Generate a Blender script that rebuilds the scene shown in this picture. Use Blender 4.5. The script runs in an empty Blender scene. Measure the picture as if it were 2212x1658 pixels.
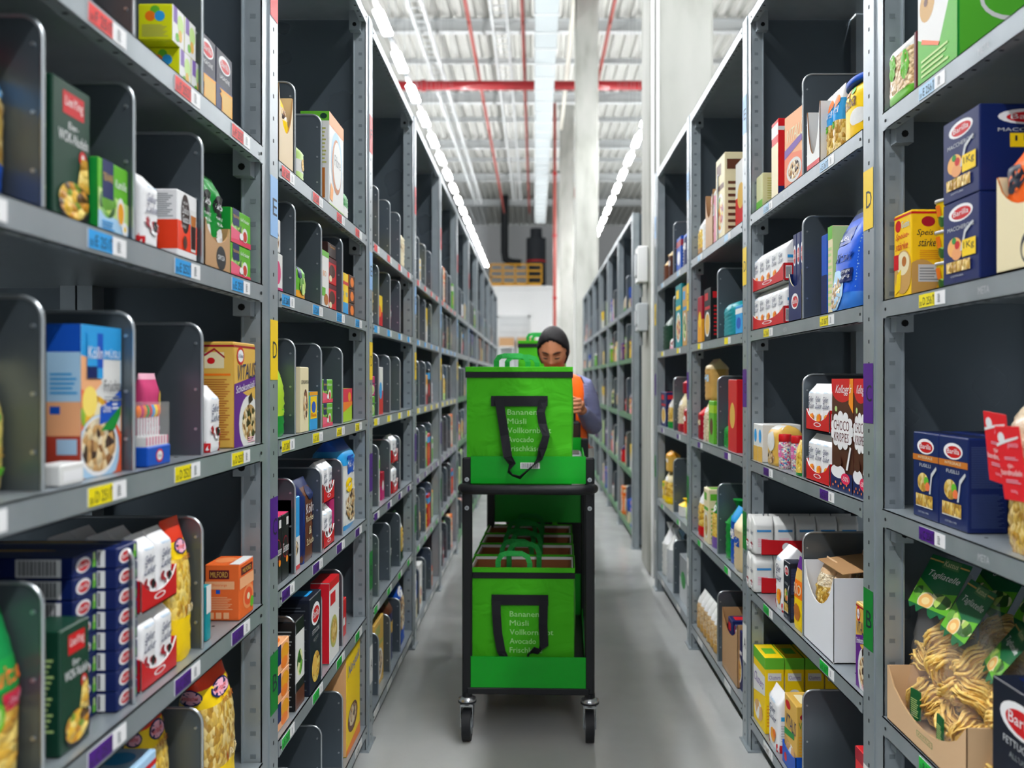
import bpy, math, random
from math import pi, sin, cos, sqrt
from mathutils import Vector, Matrix
random.seed(7)
S = bpy.context.scene
COL = S.collection
F = 1960.0                      # focal length in pixels of the 2212 px frame
EYE = 1.40
# ---------------------------------------------------------------- camera
cam = bpy.data.cameras.new('camera'); cam_o = bpy.data.objects.new('camera', cam); COL.objects.link(cam_o)
cam.sensor_width = 36; cam.lens = 36 * F / 2212
cam.shift_x = -50 / 2212; cam.shift_y = -9 / 2212
cam_o.location = (0, 0, EYE); cam_o.rotation_euler = (pi / 2, 0, 0)
cam.clip_start = .05; cam.clip_end = 200
cam.dof.use_dof = True; cam.dof.focus_distance = 2.55; cam.dof.aperture_fstop = cam.lens / 11.0
S.camera = cam_o
# ---------------------------------------------------------------- world, exposure
W = bpy.data.worlds.new('hall_ambient_fill'); S.world = W; W.use_nodes = True  # added even fill, stands in for light bounced around the hall
W.node_tree.nodes['Background'].inputs[0].default_value = (.86, .93, 1, 1)
W.node_tree.nodes['Background'].inputs[1].default_value = .5
S.view_settings.view_transform = 'Standard'; S.view_settings.look = 'None'
S.view_settings.exposure = 0.16; S.view_settings.gamma = 1
S.view_settings.use_curve_mapping = False
LAMP_STRENGTH = 178.0
S.cycles.use_denoising = True
S.cycles.max_bounces = 7; S.cycles.diffuse_bounces = 4; S.cycles.glossy_bounces = 4
S.cycles.transmission_bounces = 6; S.cycles.transparent_max_bounces = 12
S.cycles.caustics_reflective = False; S.cycles.caustics_refractive = False
S.cycles.sample_clamp_indirect = 4
# ---------------------------------------------------------------- helpers
PAL = {
 'red': 'C8141E', 'crimson': '9E0F2A', 'darkred': '5A1420', 'orange': 'F07818', 'yellow': 'F6CF10', 'lemon': 'D9DC10', 'gold': 'DDB050', 'amber': 'E8A020',
 'cream': 'E9DCB4', 'beige': 'D8C096', 'kraft': 'B98F63', 'brown': '5F3320', 'darkbrown': '2B1512', 'choco': '4A2317', 'white': 'F0F0F2', 'offwhite': 'E2E2E0',
 'grey': '8A9094', 'silver': 'B4BCC2', 'black': '101216', 'navy': '0B1E58', 'darknavy': '0A1230', 'blue': '1350B8', 'skyblue': '2C9BDD', 'paleblue': 'A9CFEC',
 'teal': '128C96', 'green': '128A34', 'darkgreen': '0E3A2A', 'leafgreen': '63B32E', 'lime': 'A9D12C', 'palegreen': 'BFDD8C', 'olive': 'B0B060', 'pink': 'E55A94',
 'palepink': 'F2B4C8', 'magenta': 'C0246E', 'purple': '5C1A82', 'violet': '7A5AA8', 'tan': 'C69A55', 'peach': 'F2B080', 'tagblue': '1E9AE0', 'tagpurple': '4B1280',
 'tagyellow': 'F2E010', 'tagred': 'E02A2A', 'taggreen': '18B83C', 'ink': '1A2030', 'lightgrey': 'C8CCD0', 'caramel': 'B56A28',
}
def lin(c):
    c = int(c, 16) / 255
    return c / 12.92 if c <= .04045 else ((c + .055) / 1.055) ** 2.4
def rgb(h):
    h = PAL.get(h, h); return (lin(h[0:2]), lin(h[2:4]), lin(h[4:6]), 1)
MATS = {}
def M(key, rough=.42, metal=0.0, coat=0.0, trans=0.0, alpha=1.0, emit=0.0, name=None):
    k = (key, rough, metal, coat, trans, alpha, emit)
    if k in MATS: return MATS[k]
    m = bpy.data.materials.new(name or key); m.use_nodes = True
    b = m.node_tree.nodes['Principled BSDF']; i = b.inputs
    i['Base Color'].default_value = rgb(key); i['Roughness'].default_value = rough; i['Metallic'].default_value = metal
    i['Specular IOR Level'].default_value = .32; i['Coat Weight'].default_value = coat; i['Transmission Weight'].default_value = trans; i['Alpha'].default_value = alpha
    if emit: i['Emission Color'].default_value = rgb(key); i['Emission Strength'].default_value = emit
    MATS[k] = m; return m
def nodes_mat(name, fn):
    if name in MATS: return MATS[name]
    m = bpy.data.materials.new(name); m.use_nodes = True
    fn(m, m.node_tree, m.node_tree.nodes['Principled BSDF']); MATS[name] = m; return m
def _coords(nt, scale, out='Object'):
    tc = nt.nodes.new('ShaderNodeTexCoord'); mp = nt.nodes.new('ShaderNodeMapping')
    mp.inputs['Scale'].default_value = scale if isinstance(scale, tuple) else (scale,) * 3
    nt.links.new(tc.outputs[out], mp.inputs['Vector']); return mp.outputs['Vector']
def _ramp(nt, src, stops, interp='LINEAR'):
    r = nt.nodes.new('ShaderNodeValToRGB'); r.color_ramp.interpolation = interp
    e = r.color_ramp.elements
    while len(e) < len(stops): e.new(.5)
    for k, (p, c) in enumerate(stops): e[k].position = p; e[k].color = rgb(c)
    nt.links.new(src, r.inputs[0]); return r.outputs[0]
def _bump(nt, b, src, dist, strength=1.0):
    bp = nt.nodes.new('ShaderNodeBump'); bp.inputs['Distance'].default_value = dist; bp.inputs['Strength'].default_value = strength
    nt.links.new(src, bp.inputs['Height']); nt.links.new(bp.outputs[0], b.inputs['Normal'])
def bits(name, stops, scale=90.0, stretch=(1, 1, 1), dist=.004, rough=.4, coat=.5):
    """little pieces (pasta, muesli, rice) seen through a film or printed as a picture"""
    def fn(m, nt, b):
        v = _coords(nt, tuple(scale * s for s in stretch))
        n = nt.nodes.new('ShaderNodeTexNoise'); n.inputs['Scale'].default_value = .6; nt.links.new(v, n.inputs['Vector'])
        mx = nt.nodes.new('ShaderNodeMixRGB'); mx.inputs[0].default_value = .35
        nt.links.new(v, mx.inputs[1]); nt.links.new(n.outputs['Color'], mx.inputs[2])
        vo = nt.nodes.new('ShaderNodeTexVoronoi'); vo.inputs['Scale'].default_value = 1; nt.links.new(mx.outputs[0], vo.inputs['Vector'])
        se = nt.nodes.new('ShaderNodeSeparateColor'); nt.links.new(vo.outputs['Color'], se.inputs[0])
        col = _ramp(nt, se.outputs[0], stops, 'CONSTANT' if len(stops) > 3 else 'LINEAR')
        nt.links.new(col, b.inputs['Base Color']); _bump(nt, b, vo.outputs['Distance'], -dist, .9)
        b.inputs['Roughness'].default_value = rough; b.inputs['Coat Weight'].default_value = coat; b.inputs['Coat Roughness'].default_value = .12
    return nodes_mat(name, fn)
PIC = {
 'pasta': bits('pasta pieces', [(0, 'B98A2C'), (.35, 'DDB650'), (.7, 'EFD489'), (1, 'C79A38')], 190, (1, 1, .6)),
 'noodles': bits('egg noodles', [(0, 'C08820'), (.4, 'E8B83C'), (1, 'F4D878')], 60, (1, 1, 2.4)),
 'spirals': bits('spiral pasta', [(0, 'C8901C'), (.4, 'EFC540'), (1, 'F8DE80')], 170, (1.4, 1, .8)),
 'muesli': bits('muesli flakes', [(0, '3A2014'), (.2, 'C89A60'), (.45, 'E8CFA0'), (.7, '8A5A30'), (.85, 'F0E0C0')], 110),
 'fruit': bits('fruit pieces', [(0, 'A01828'), (.2, 'F0B820'), (.4, 'E87828'), (.6, '8AB830'), (.8, 'F4E8C0')], 60),
 'berries': bits('berries', [(0, 'F0F0F2'), (.35, 'A01828'), (.6, '1A1830'), (.78, 'F0F0F2')], 130, coat=.1),
 'rice': bits('rice grain', [(0, 'C8B08A'), (.5, 'E0CCA8'), (1, 'F0E4CC')], 190),
 'greens': bits('green picture', [(0, '2A5A1E'), (.3, '6AA83A'), (.6, 'B8D868'), (.8, 'E8E8B0')], 55, coat=.1),
 'wok': bits('fried noodle picture', [(0, '5A3A10'), (.2, 'C88820'), (.45, 'E8B838'), (.7, 'F2D878'), (.88, '7A9A2A')], 90, (1, 1, 1.5), coat=.1),
 'sprinkles': bits('sugar sprinkles', [(0, 'E8E0E0'), (.3, 'E05888'), (.5, 'D8B8C8'), (.7, '60A0D0'), (.85, 'F0E8C8')], 260),
 'millet': bits('millet', [(0, 'D8C070'), (.5, 'E8D48C'), (1, 'F0E2A8')], 320),
 'cookies': bits('cookie picture', [(0, 'F4F4F2'), (.45, 'E2B070'), (.75, '8A4A22'), (.86, 'F4F4F2')], 34, coat=.1),
 'bread': bits('crispbread', [(0, 'C89A60'), (.5, 'D8B684'), (1, 'E8D0A8')], 160),
 'speckle': bits('small print pattern', [(0, '8A8E92'), (.5, 'C8CCD0'), (1, 'E8E8E8')], 240, (1, 1, 3), coat=.1),
}
def mat_of(c):
    if not isinstance(c, str): return c
    return PIC[c] if c in PIC else M(c)
def _steel(m, nt, b):
    b.inputs['Metallic'].default_value = .5
    v = _coords(nt, 3.0); n = nt.nodes.new('ShaderNodeTexNoise'); n.inputs['Scale'].default_value = 4; n.inputs['Detail'].default_value = 5
    nt.links.new(v, n.inputs['Vector'])
    nt.links.new(_ramp(nt, n.outputs[0], [(.3, '99A3A9'), (.7, 'A6AFB5')]), b.inputs['Base Color'])
    nt.links.new(_ramp(nt, n.outputs[0], [(.3, '9A9A9A'), (.7, 'A6A6A6')]), b.inputs['Roughness'])
STEEL = nodes_mat('galvanised steel', _steel)
def _sheet(m, nt, b):
    b.inputs['Metallic'].default_value = .55; b.inputs['Base Color'].default_value = rgb('5C666E')
    v = _coords(nt, 1.5); n = nt.nodes.new('ShaderNodeTexNoise'); n.inputs['Scale'].default_value = 3
    nt.links.new(v, n.inputs['Vector']); nt.links.new(_ramp(nt, n.outputs[0], [(.3, '8E8E8E'), (.7, '9C9C9C')]), b.inputs['Roughness'])
SHEET = nodes_mat('satin sheet steel', _sheet)
DIVM = M('6A747C', .34, .75, name='divider steel')
RIM = M('C2C8CC', .3, .85, name='divider wire rim')
GREENLIP = M('5E8A66', .45, .3, name='green painted shelf')
HOLE = M('0A0C0E', .9, name='punched hole')
def _floor(m, nt, b):
    v = _coords(nt, 1.0); n = nt.nodes.new('ShaderNodeTexNoise'); n.inputs['Scale'].default_value = 1.1; n.inputs['Detail'].default_value = 8; n.inputs['Roughness'].default_value = .6
    nt.links.new(v, n.inputs['Vector'])
    nt.links.new(_ramp(nt, n.outputs[0], [(.25, 'ACAEAD'), (.55, 'BCBEBD'), (.8, 'C8CAC8')]), b.inputs['Base Color'])
    n2 = nt.nodes.new('ShaderNodeTexNoise'); n2.inputs['Scale'].default_value = 5; n2.inputs['Detail'].default_value = 4; nt.links.new(v, n2.inputs['Vector'])
    nt.links.new(_ramp(nt, n2.outputs[0], [(.3, '606060'), (.7, '8A8A8A')]), b.inputs['Roughness'])
FLOOR = nodes_mat('polished concrete floor', _floor)
def _conc(m, nt, b):
    v = _coords(nt, (1.5, 1.5, .5)); n = nt.nodes.new('ShaderNodeTexNoise'); n.inputs['Scale'].default_value = 2.2; n.inputs['Detail'].default_value = 9
    nt.links.new(v, n.inputs['Vector'])
    nt.links.new(_ramp(nt, n.outputs[0], [(.3, '96978E'), (.5, 'ACADA6'), (.75, 'B8B8B2')]), b.inputs['Base Color']); b.inputs['Roughness'].default_value = .75
CONC = nodes_mat('painted concrete', _conc)

_uid = {}
class MB:
    """collects shapes that belong to ONE mesh object"""
    def __init__(s): s.v = []; s.f = []; s.m = []; s.ms = []; s.sm = []
    def mi(s, m):
        m = mat_of(m)
        for k, x in enumerate(s.ms):
            if x is m: return k
        s.ms.append(m); return len(s.ms) - 1
    def add(s, vs, fs, m, smooth=False):
        o = len(s.v); k = s.mi(m); s.v += [tuple(p) for p in vs]
        for f in fs: s.f.append([a + o for a in f]); s.m.append(k); s.sm.append(smooth)
    def box(s, x0, x1, y0, y1, z0, z1, m, bev=0):
        if bev:
            b = min(bev, (x1 - x0) / 3, (y1 - y0) / 3, (z1 - z0) / 3)
            vs = []; 
            for z, q in ((z0, b), (z0 + b, 0), (z1 - b, 0), (z1, b)):
                vs += [(x0 + b + (q and 0), y0 + q, z), (x1 - b, y0 + q, z), (x1 - q, y0 + b, z), (x1 - q, y1 - b, z), (x1 - b, y1 - q, z), (x0 + b, y1 - q, z), (x0 + q, y1 - b, z), (x0 + q, y0 + b, z)]
            fs = [list(range(7, -1, -1)), list(range(24, 32))]
            for r in range(3):
                for k in range(8): fs.append([r * 8 + k, r * 8 + (k + 1) % 8, r * 8 + 8 + (k + 1) % 8, r * 8 + 8 + k])
            s.add(vs, fs, m); return
        vs = [(x0, y0, z0), (x1, y0, z0), (x1, y1, z0), (x0, y1, z0), (x0, y0, z1), (x1, y0, z1), (x1, y1, z1), (x0, y1, z1)]
        s.add(vs, [(3, 2, 1, 0), (4, 5, 6, 7), (0, 1, 5, 4), (1, 2, 6, 5), (2, 3, 7, 6), (3, 0, 4, 7)], m)
    def loft(s, rings, m, smooth=True, caps=True, closed=True):
        n = len(rings[0]); vs = [p for r in rings for p in r]; fs = []
        for a in range(len(rings) - 1):
            for k in range(n if closed else n - 1): fs.append((a * n + k, a * n + (k + 1) % n, (a + 1) * n + (k + 1) % n, (a + 1) * n + k))
        s.add(vs, fs, m, smooth)
        if caps:
            s.add(rings[0], [list(range(n - 1, -1, -1))], m); s.add(rings[-1], [list(range(n))], m)
    def tube(s, path, r, m, n=8, caps=True, flat=None):
        path = [Vector(p) for p in path]; rings = []; up = None
        for i, p in enumerate(path):
            t = (path[min(i + 1, len(path) - 1)] - path[max(i - 1, 0)]).normalized()
            if up is None: up = t.orthogonal().normalized()
            up = (up - t * up.dot(t)).normalized() if (up - t * up.dot(t)).length > 1e-6 else t.orthogonal().normalized()
            q = t.cross(up); rr = r[i] if isinstance(r, (list, tuple)) else r; ra, rb = (rr, rr) if flat is None else (rr, rr * flat)
            rings.append([p + up * ra * cos(2 * pi * k / n) + q * rb * sin(2 * pi * k / n) for k in range(n)])
        s.loft(rings, m, True, caps)
    def cyl(s, c, r, h, m, n=20, axis='z', r2=None, smooth=True):
        c = Vector(c); r2 = r if r2 is None else r2
        def P(a, rr, t):
            d = (rr * cos(a), rr * sin(a), t)
            if axis == 'x': d = (d[2], d[0], d[1])
            if axis == 'y': d = (d[0], d[2], d[1])
            return c + Vector(d)
        s.loft([[P(2 * pi * k / n, r, 0) for k in range(n)], [P(2 * pi * k / n, r2, h) for k in range(n)]], m, smooth)
    def ribbon(s, path, wdir, w, th, m):
        """flat strap with thickness: wdir = width direction per point or one vector"""
        path = [Vector(p) for p in path]; rings = []
        for i, p in enumerate(path):
            t = (path[min(i + 1, len(path) - 1)] - path[max(i - 1, 0)]).normalized()
            wd = Vector(wdir[i] if isinstance(wdir, list) else wdir).normalized(); nn = t.cross(wd).normalized()
            a, b = wd * w / 2, nn * th / 2
            rings.append([p - a - b, p + a - b, p + a + b, p - a + b])
        s.loft(rings, m, False)
    def mesh(s, name):
        me = bpy.data.meshes.new(name); me.from_pydata(s.v, [], s.f)
        for m in s.ms: me.materials.append(m)
        me.polygons.foreach_set('material_index', s.m); me.polygons.foreach_set('use_smooth', s.sm); me.update()
        return me
    def build(s, name, parent=None, **kw): return obj(name, s.mesh(name), parent, **kw)
def obj(name, data, parent=None, loc=(0, 0, 0), rz=0, kind=None, label=None, cat=None, group=None):
    o = bpy.data.objects.new(name, data); COL.objects.link(o); o.location = loc; o.rotation_euler = (0, 0, rz) if not isinstance(rz, tuple) else rz
    if parent is not None: o.parent = parent
    if kind: o['kind'] = kind
    if label: o['label'] = label
    if cat: o['category'] = cat
    if group: o['group'] = group
    return o
def copy_tree(o, parent=None):
    c = o.copy(); COL.objects.link(c); c.parent = parent
    for ch in list(o.children): copy_tree(ch, c)
    return c
TXT = {}
def text_geo(t):
    if t in TXT: return TXT[t]
    cu = bpy.data.curves.new('lettering', 'FONT'); cu.body = t; cu.resolution_u = 2
    ob = bpy.data.objects.new('lettering', cu); me = bpy.data.meshes.new_from_object(ob)
    vs = [(v.co.x, v.co.y) for v in me.vertices]; fs = [list(p.vertices) for p in me.polygons]
    bpy.data.objects.remove(ob); bpy.data.meshes.remove(me); bpy.data.curves.remove(cu)
    x0 = min(v[0] for v in vs); x1 = max(v[0] for v in vs); y0 = min(v[1] for v in vs); y1 = max(v[1] for v in vs)
    TXT[t] = ([((x - x0) / (x1 - x0), (y - y0) / (y1 - y0)) for x, y in vs], fs); return TXT[t]
def draw(mb, fn, spec, curved=False, ratio=1.0):
    """put printed graphics on a face; fn(u, v, e) gives the point e metres off the surface"""
    for L, d in enumerate(spec):
        e = (.0012 if curved else .0003) + L * (.0003 if curved else .00013); k = d[0]
        if L == 0: fn0 = fn; fn = lambda u, v, e, f=fn0: f(max(0, min(1, u)), max(0, min(1, v)), e)
        if k == 'r':
            _, x0, y0, x1, y1, c = d[:6]; n = 6 if curved else 1
            vs = [fn(x0 + (x1 - x0) * i / n, y0 + (y1 - y0) * j / n, e) for j in range(n + 1) for i in range(n + 1)]
            fs = [(j * (n + 1) + i, j * (n + 1) + i + 1, (j + 1) * (n + 1) + i + 1, (j + 1) * (n + 1) + i) for j in range(n) for i in range(n)]
            mb.add(vs, fs, c, curved)
        elif k == 'p':
            mb.add([fn(u, v, e) for u, v in d[1]], [list(range(len(d[1])))], d[2])
        elif k == 'e':
            _, cx, cy, rx, ry, c = d[:6]; n = 20; R = 3 if curved else 1
            vs = [fn(cx, cy, e)]; fs = []
            for q in range(1, R + 1):
                for i in range(n): vs.append(fn(cx + rx * q / R * cos(2 * pi * i / n), cy + ry * q / R * sin(2 * pi * i / n), e))
            for i in range(n): fs.append((0, 1 + i, 1 + (i + 1) % n))
            for q in range(1, R):
                for i in range(n): a = 1 + (q - 1) * n; fs.append((a + i, a + n + i, a + n + (i + 1) % n, a + (i + 1) % n))
            mb.add(vs, fs, c, curved)
        elif k == 't':
            _, t, x0, y0, x1, y1, c = d[:7]; sh = d[7] if len(d) > 7 else 0; vv, ff = text_geo(t)
            mb.add([fn(x0 + (x1 - x0) * (a + sh * b), y0 + (y1 - y0) * b + (d[8] if len(d) > 8 else 0) * a, e + .0002) for a, b in vv], ff, c)
        elif k == 'l':   # lines of small print
            _, x0, y0, x1, y1, n, c = d[:7]; h = (y1 - y0) / n; vs = []; fs = []
            for i in range(n):
                xe = x1 - (x1 - x0) * (.25 * ((i * 37) % 10) / 10); ya = y0 + h * i; o = len(vs)
                vs += [fn(x0, ya, e), fn(xe, ya, e), fn(xe, ya + h * .45, e), fn(x0, ya + h * .45, e)]; fs.append((o, o + 1, o + 2, o + 3))
            mb.add(vs, fs, c)
        elif k == 'bar':
            _, x0, y0, x1, y1 = d[:5]; draw(mb, fn, [('r', x0, y0, x1, y1, 'white')], curved); x = x0 + .06 * (x1 - x0); vs = []; fs = []; i = 0
            while x < x1 - .1 * (x1 - x0):
                w = (x1 - x0) * (.015 + .012 * ((i * 7) % 3)); o = len(vs); vs += [fn(x, y0 + .1 * (y1 - y0), e + .0005), fn(x + w, y0 + .1 * (y1 - y0), e + .0005), fn(x + w, y0 + .92 * (y1 - y0), e + .0005), fn(x, y0 + .92 * (y1 - y0), e + .0005)]
                fs.append((o, o + 1, o + 2, o + 3)); x += w + (x1 - x0) * (.02 + .01 * ((i * 5) % 3)); i += 1
            mb.add(vs, fs, 'ink')
def oval(cx, cy, rx, ry, t, outer='white', inner='red', tc='white'):
    return [('e', cx, cy, rx, ry, outer), ('e', cx + rx * .06, cy - ry * .08, rx * .8, ry * .72, inner), ('t', t, cx - rx * .6, cy - ry * .32, cx + rx * .66, cy + ry * .34, tc)]
def face_fn(which, w, d, h):
    if which == 'front': return lambda u, v, e: (-w / 2 + w * u, -e, h * v)
    if which == 'L': return lambda u, v, e: (-w / 2 - e, d - d * u, h * v)
    if which == 'R': return lambda u, v, e: (w / 2 + e, d * u, h * v)
    return lambda u, v, e: (-w / 2 + w * u, d * v, h + e)
def carton(w, d, h, base, front=(), side=(), top=(), sidebase=None):
    mb = MB(); mb.box(-w / 2, w / 2, 0, d, 0, h, base, .0022)
    if sidebase: side = [('r', .01, .01, .99, .99, sidebase)] + list(side)
    for q, sp in (('front', front), ('L', side), ('R', side), ('top', top)): draw(mb, face_fn(q, w, d, h), sp)
    return mb
def _h(a, b, s): return sin(a * 91.7 + s * 3.1) * cos(b * 53.3 + s * 7.7) * .6 + sin(a * 37.1 - b * 71.9 + s) * .4
def bag(w, d, h, zones, front=(), side=(), top='seal', n=3.2, wr=.05, seed=0, lean=0.0, bulge=.0, neck=None):
    """filled bag: zones = [(v0, v1, colour)...]; profile per height"""
    mb = MB(); N = 32; K = 22
    def prof(v):
        if top == 'seal': b = 1 if v < .52 else max(.03, 1 - ((v - .52) / .48) ** 1.9 * .98); a = 1 - .04 * sin(pi * v) if v < .9 else 1
        elif top == 'fold': b = 1 if v < .8 else max(.04, 1 - ((v - .8) / .2) * .96); a = 1
        elif top == 'tie': b = 1 if v < .6 else max(.12, 1 - (v - .6) / .26 * .88) if v < .86 else .12 + (v - .86) * 2.5; a = b if v > .6 else 1; b = b
        else: b = sqrt(max(.02, 1 - max(0, (v - .7) / .3) ** 2)); a = b * .5 + .5
        if v < .05: q = .93 + v * 1.4; a *= q; b *= q
        return a * (1 + bulge * sin(pi * v)), b
    def surf(t, v, e=0):
        a, b = prof(v); c, s_ = cos(t), sin(t)
        x = abs(c) ** (2 / n) * (1 if c > 0 else -1); y = abs(s_) ** (2 / n) * (1 if s_ > 0 else -1)
        k = 1 + wr * _h(t * .4, v, seed)
        return (x * (w / 2 * a * (1 + .3 * (k - 1)) + e), d / 2 + y * (d / 2 * b * k + e) + lean * v, h * v)
    vs_ = sorted(set([i / K for i in range(K + 1)] + [z for q in zones for z in q[:2]]))
    for z0, z1, c in zones:
        lv = [v for v in vs_ if z0 - 1e-6 <= v <= z1 + 1e-6]
        mb.loft([[surf(2 * pi * k / N, v) for k in range(N)] for v in lv], c, True, False)
    mb.add([surf(2 * pi * k / N, 0) for k in range(N)], [list(range(N - 1, -1, -1))], zones[0][2])
    mb.add([surf(2 * pi * k / N, 1) for k in range(N)], [list(range(N))], zones[-1][2])
    def ff(u, v, e):
        a, b = prof(max(0, min(1, v))); q = max(-1, min(1, 2 * u - 1)); q *= .97
        t = -math.acos(math.copysign(abs(q) ** (n / 2), q))
        p = surf(t, v, e); return p
    def fl(u, v, e):   # side facing -x
        q = max(-.97, min(.97, 2 * u - 1)); t = pi - math.asin(math.copysign(abs(q) ** (n / 2), -q)); return surf(t, v, e)
    def fr(u, v, e):
        q = max(-.97, min(.97, 2 * u - 1)); t = math.asin(math.copysign(abs(q) ** (n / 2), q)); return surf(t, v, e)
    draw(mb, ff, front, True)
    if side: draw(mb, fl, side, True); draw(mb, fr, side, True)
    return mb
def lathe(mb, prof, m, n=20, c=(0, 0, 0)):
    mb.loft([[(c[0] + r * cos(2 * pi * k / n), c[1] + r * sin(2 * pi * k / n), c[2] + z) for k in range(n)] for r, z in prof], m, True, True)
# ---------------------------------------------------------------- hall
def struct(name, mb, **kw): return mb.build(name, kind='structure', **kw)
mb = MB(); mb.box(-26, 26, -14, 56, -.15, 0, FLOOR); struct('floor', mb)
DECK = M('D6D6D0', .55, name='white roof deck'); WHITE = M('FAFAFA', .6, name='white wall paint'); BEAM = M('DDE0E0', .5, name='white painted steel')
ZC = EYE + 9.35
mb = MB(); prof = []; x = -26.0
while x < 26: prof += [(x, ZC), (x + .12, ZC), (x + .16, ZC + .14), (x + .28, ZC + .14), (x + .32, ZC)]; x += .32
vs = [(a, -14, b) for a, b in prof] + [(a, 56, b) for a, b in prof]; n = len(prof)
mb.add(vs, [(k + 1, k, n + k, n + k + 1) for k in range(n - 1)], DECK); mb.box(-26, 26, -14, 56, ZC + .2, ZC + .3, DECK); struct('ceiling', mb)
mb = MB(); mb.box(-26, 26, 55, 55.2, 0, ZC, WHITE); struct('wall_rear', mb)
mb = MB(); mb.box(-26, 26, 44, 44.3, 0, 5.75, WHITE); mb.box(-26, 26, 43.9, 54, 5.75, 5.95, WHITE); struct('wall_mezzanine', mb)
# white roller door in the far wall with a brown strip over it
mb = MB(); mb.box(-1.75, -.35, 43.92, 44, .0, 4.4, M('DADDDE', .5)); 
for z in range(12): mb.box(-1.7, -.4, 43.90, 43.93, .2 + .35 * z, .22 + .35 * z, M('B8BCBE', .5))
mb.box(-1.85, -1.75, 43.86, 44, 0, 4.5, BEAM); mb.box(-.35, -.25, 43.86, 44, 0, 4.5, BEAM); mb.box(-1.85, -.25, 43.86, 44, 4.4, 4.5, BEAM); struct('door_1', mb)
for k, (xa, xb) in enumerate(((-1.72, -1.0), (-.85, .02))):
    mb = MB(); mb.box(xa, xb, 43.2, 43.7, 3.0, 3.42, 'kraft'); mb.box(xa, xb, 43.2, 43.7, 2.94, 3.0, 'offwhite')
    for q in (xa + .03, xb - .08): mb.box(q, q + .05, 43.25, 43.65, 0, 2.94, BEAM)
    mb.build('storage_rack', label=('brown carton row on a white stand at the far end, %s' % ('beside the shelving', 'beside the column')[k]), cat='storage rack')
def girder(y, z, h, w=.16):
    mb = MB(); mb.box(-26, 26, y - w / 2, y + w / 2, z - .02, z, BEAM); mb.box(-26, 26, y - w / 2, y + w / 2, z + h, z + h + .02, BEAM); mb.box(-26, 26, y - .008, y + .008, z, z + h, BEAM)
    x = -25
    while x < 25: mb.tube([(x, y - .03, z), (x + .6, y - .03, z - .0 + h)], .02, BEAM, 4); x += 3
    struct('ceiling_beam', mb)
for k, y in enumerate((17.9, 23.5, 29.5, 35.3, 41.1, 46.9)): girder(y, EYE + 9.0, .3, .22)
for y in (20.7, 26.4, 32.3, 38.2): girder(y, EYE + 9.2, .12, .1)
for n, y in enumerate((6.46, 18.2, 29.7, 41.4)):
    mb = MB(); mb.box(.815, 1.27, y, y + .5, 0, ZC if n != 2 else EYE + 9.14, CONC, .02)
    if n == 2: mb.box(.75, 1.33, y - .05, y + .55, EYE + 9.0, EYE + 9.14, CONC)
    struct('concrete_column', mb)
def thing(mb, name, label, cat, group=None, **kw): return mb.build(name, label=label, cat=cat, group=group, **kw)
REDP = M('A01820', .4, coat=.3, name='red pipe paint'); PINKP = M('9C443C', .45, name='faded red pipe paint')
for k, (y, z, r) in enumerate(((18.0, EYE + 7.9, .12), (23.9, EYE + 7.75, .12))):
    mb = MB(); mb.cyl((-26, y, z), r, 52, REDP, 16, 'x')
    for x in range(-24, 26, 3): mb.cyl((x, y, z), r * 1.25, .12, REDP, 16, 'x')
    thing(mb, 'sprinkler_main', 'thick red sprinkler pipe across the hall, %s' % ('at the top edge of the view', 'passing behind the slim columns')[k], 'pipe')
for x, z, d in ((-1.5, EYE + 8.1, 'over the rack opposite the columns'), (-.28, EYE + 8.1, 'beside the wide roof duct'), (1.7, EYE + 8.1, 'over the rack past the column')):
    mb = MB(); mb.cyl((x, 6, z), .045, 38, PINKP, 10, 'y')
    for y in range(8, 43, 3): mb.cyl((x, y + .4, z - .12), .02, .12, PINKP, 6)
    thing(mb, 'sprinkler_pipe', 'thin red sprinkler pipe running lengthwise ' + d, 'pipe')
mb = MB(); mb.cyl((.63, 29.2, 0), .05, EYE + 8.9, PINKP, 10)
for z in (2, 4, 6, 8): mb.box(.56, .7, 29.12, 29.28, z, z + .06, REDP)
thing(mb, 'riser_pipe', 'vertical thin red riser pipe beside the slim concrete column', 'pipe')
mb = MB(); mb.box(0, .44, 9, 40, EYE + 6.9, EYE + 7.2, M('C6CED0', .45, .3))
y = 9.0
while y < 40: mb.box(-.02, .46, y, y + .05, EYE + 6.88, EYE + 7.22, BEAM); y += .9
thing(mb, 'air_duct', 'wide pale rectangular roof duct with evenly spaced joints', 'duct')
for (xa, z, w, d) in ((-2.75, EYE + 8.1, .3, 'nearest the hanging lamp row'), (-1.0, EYE + 8.3, .35, 'close to the wide duct')):
    mb = MB()
    for x in (xa, xa + w): mb.box(x - .03, x + .03, 8, 42, z, z + .12, BEAM)
    for k in range(90): mb.box(xa, xa + w, 8 + k * .38, 8.03 + k * .38, z, z + .02, BEAM)
    thing(mb, 'cable_tray', 'white ladder cable tray under the roof, %s' % d, 'cable tray')
mb = MB(); mb.cyl((.85, 9, EYE + 8.2), .06, 20.6, M('E0DCD0', .6), 10, 'y'); thing(mb, 'conduit_pipe', 'pale pipe running back to the top of the slim column', 'pipe')
mb = MB(); mb.cyl((.835, 6.44, 0), .012, ZC, WHITE, 8); mb.cyl((.87, 6.44, 0), .012, ZC, WHITE, 8)
mb.build('wall_conduit', label='thin white twin conduit running up the near concrete column', cat='conduit')
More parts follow.
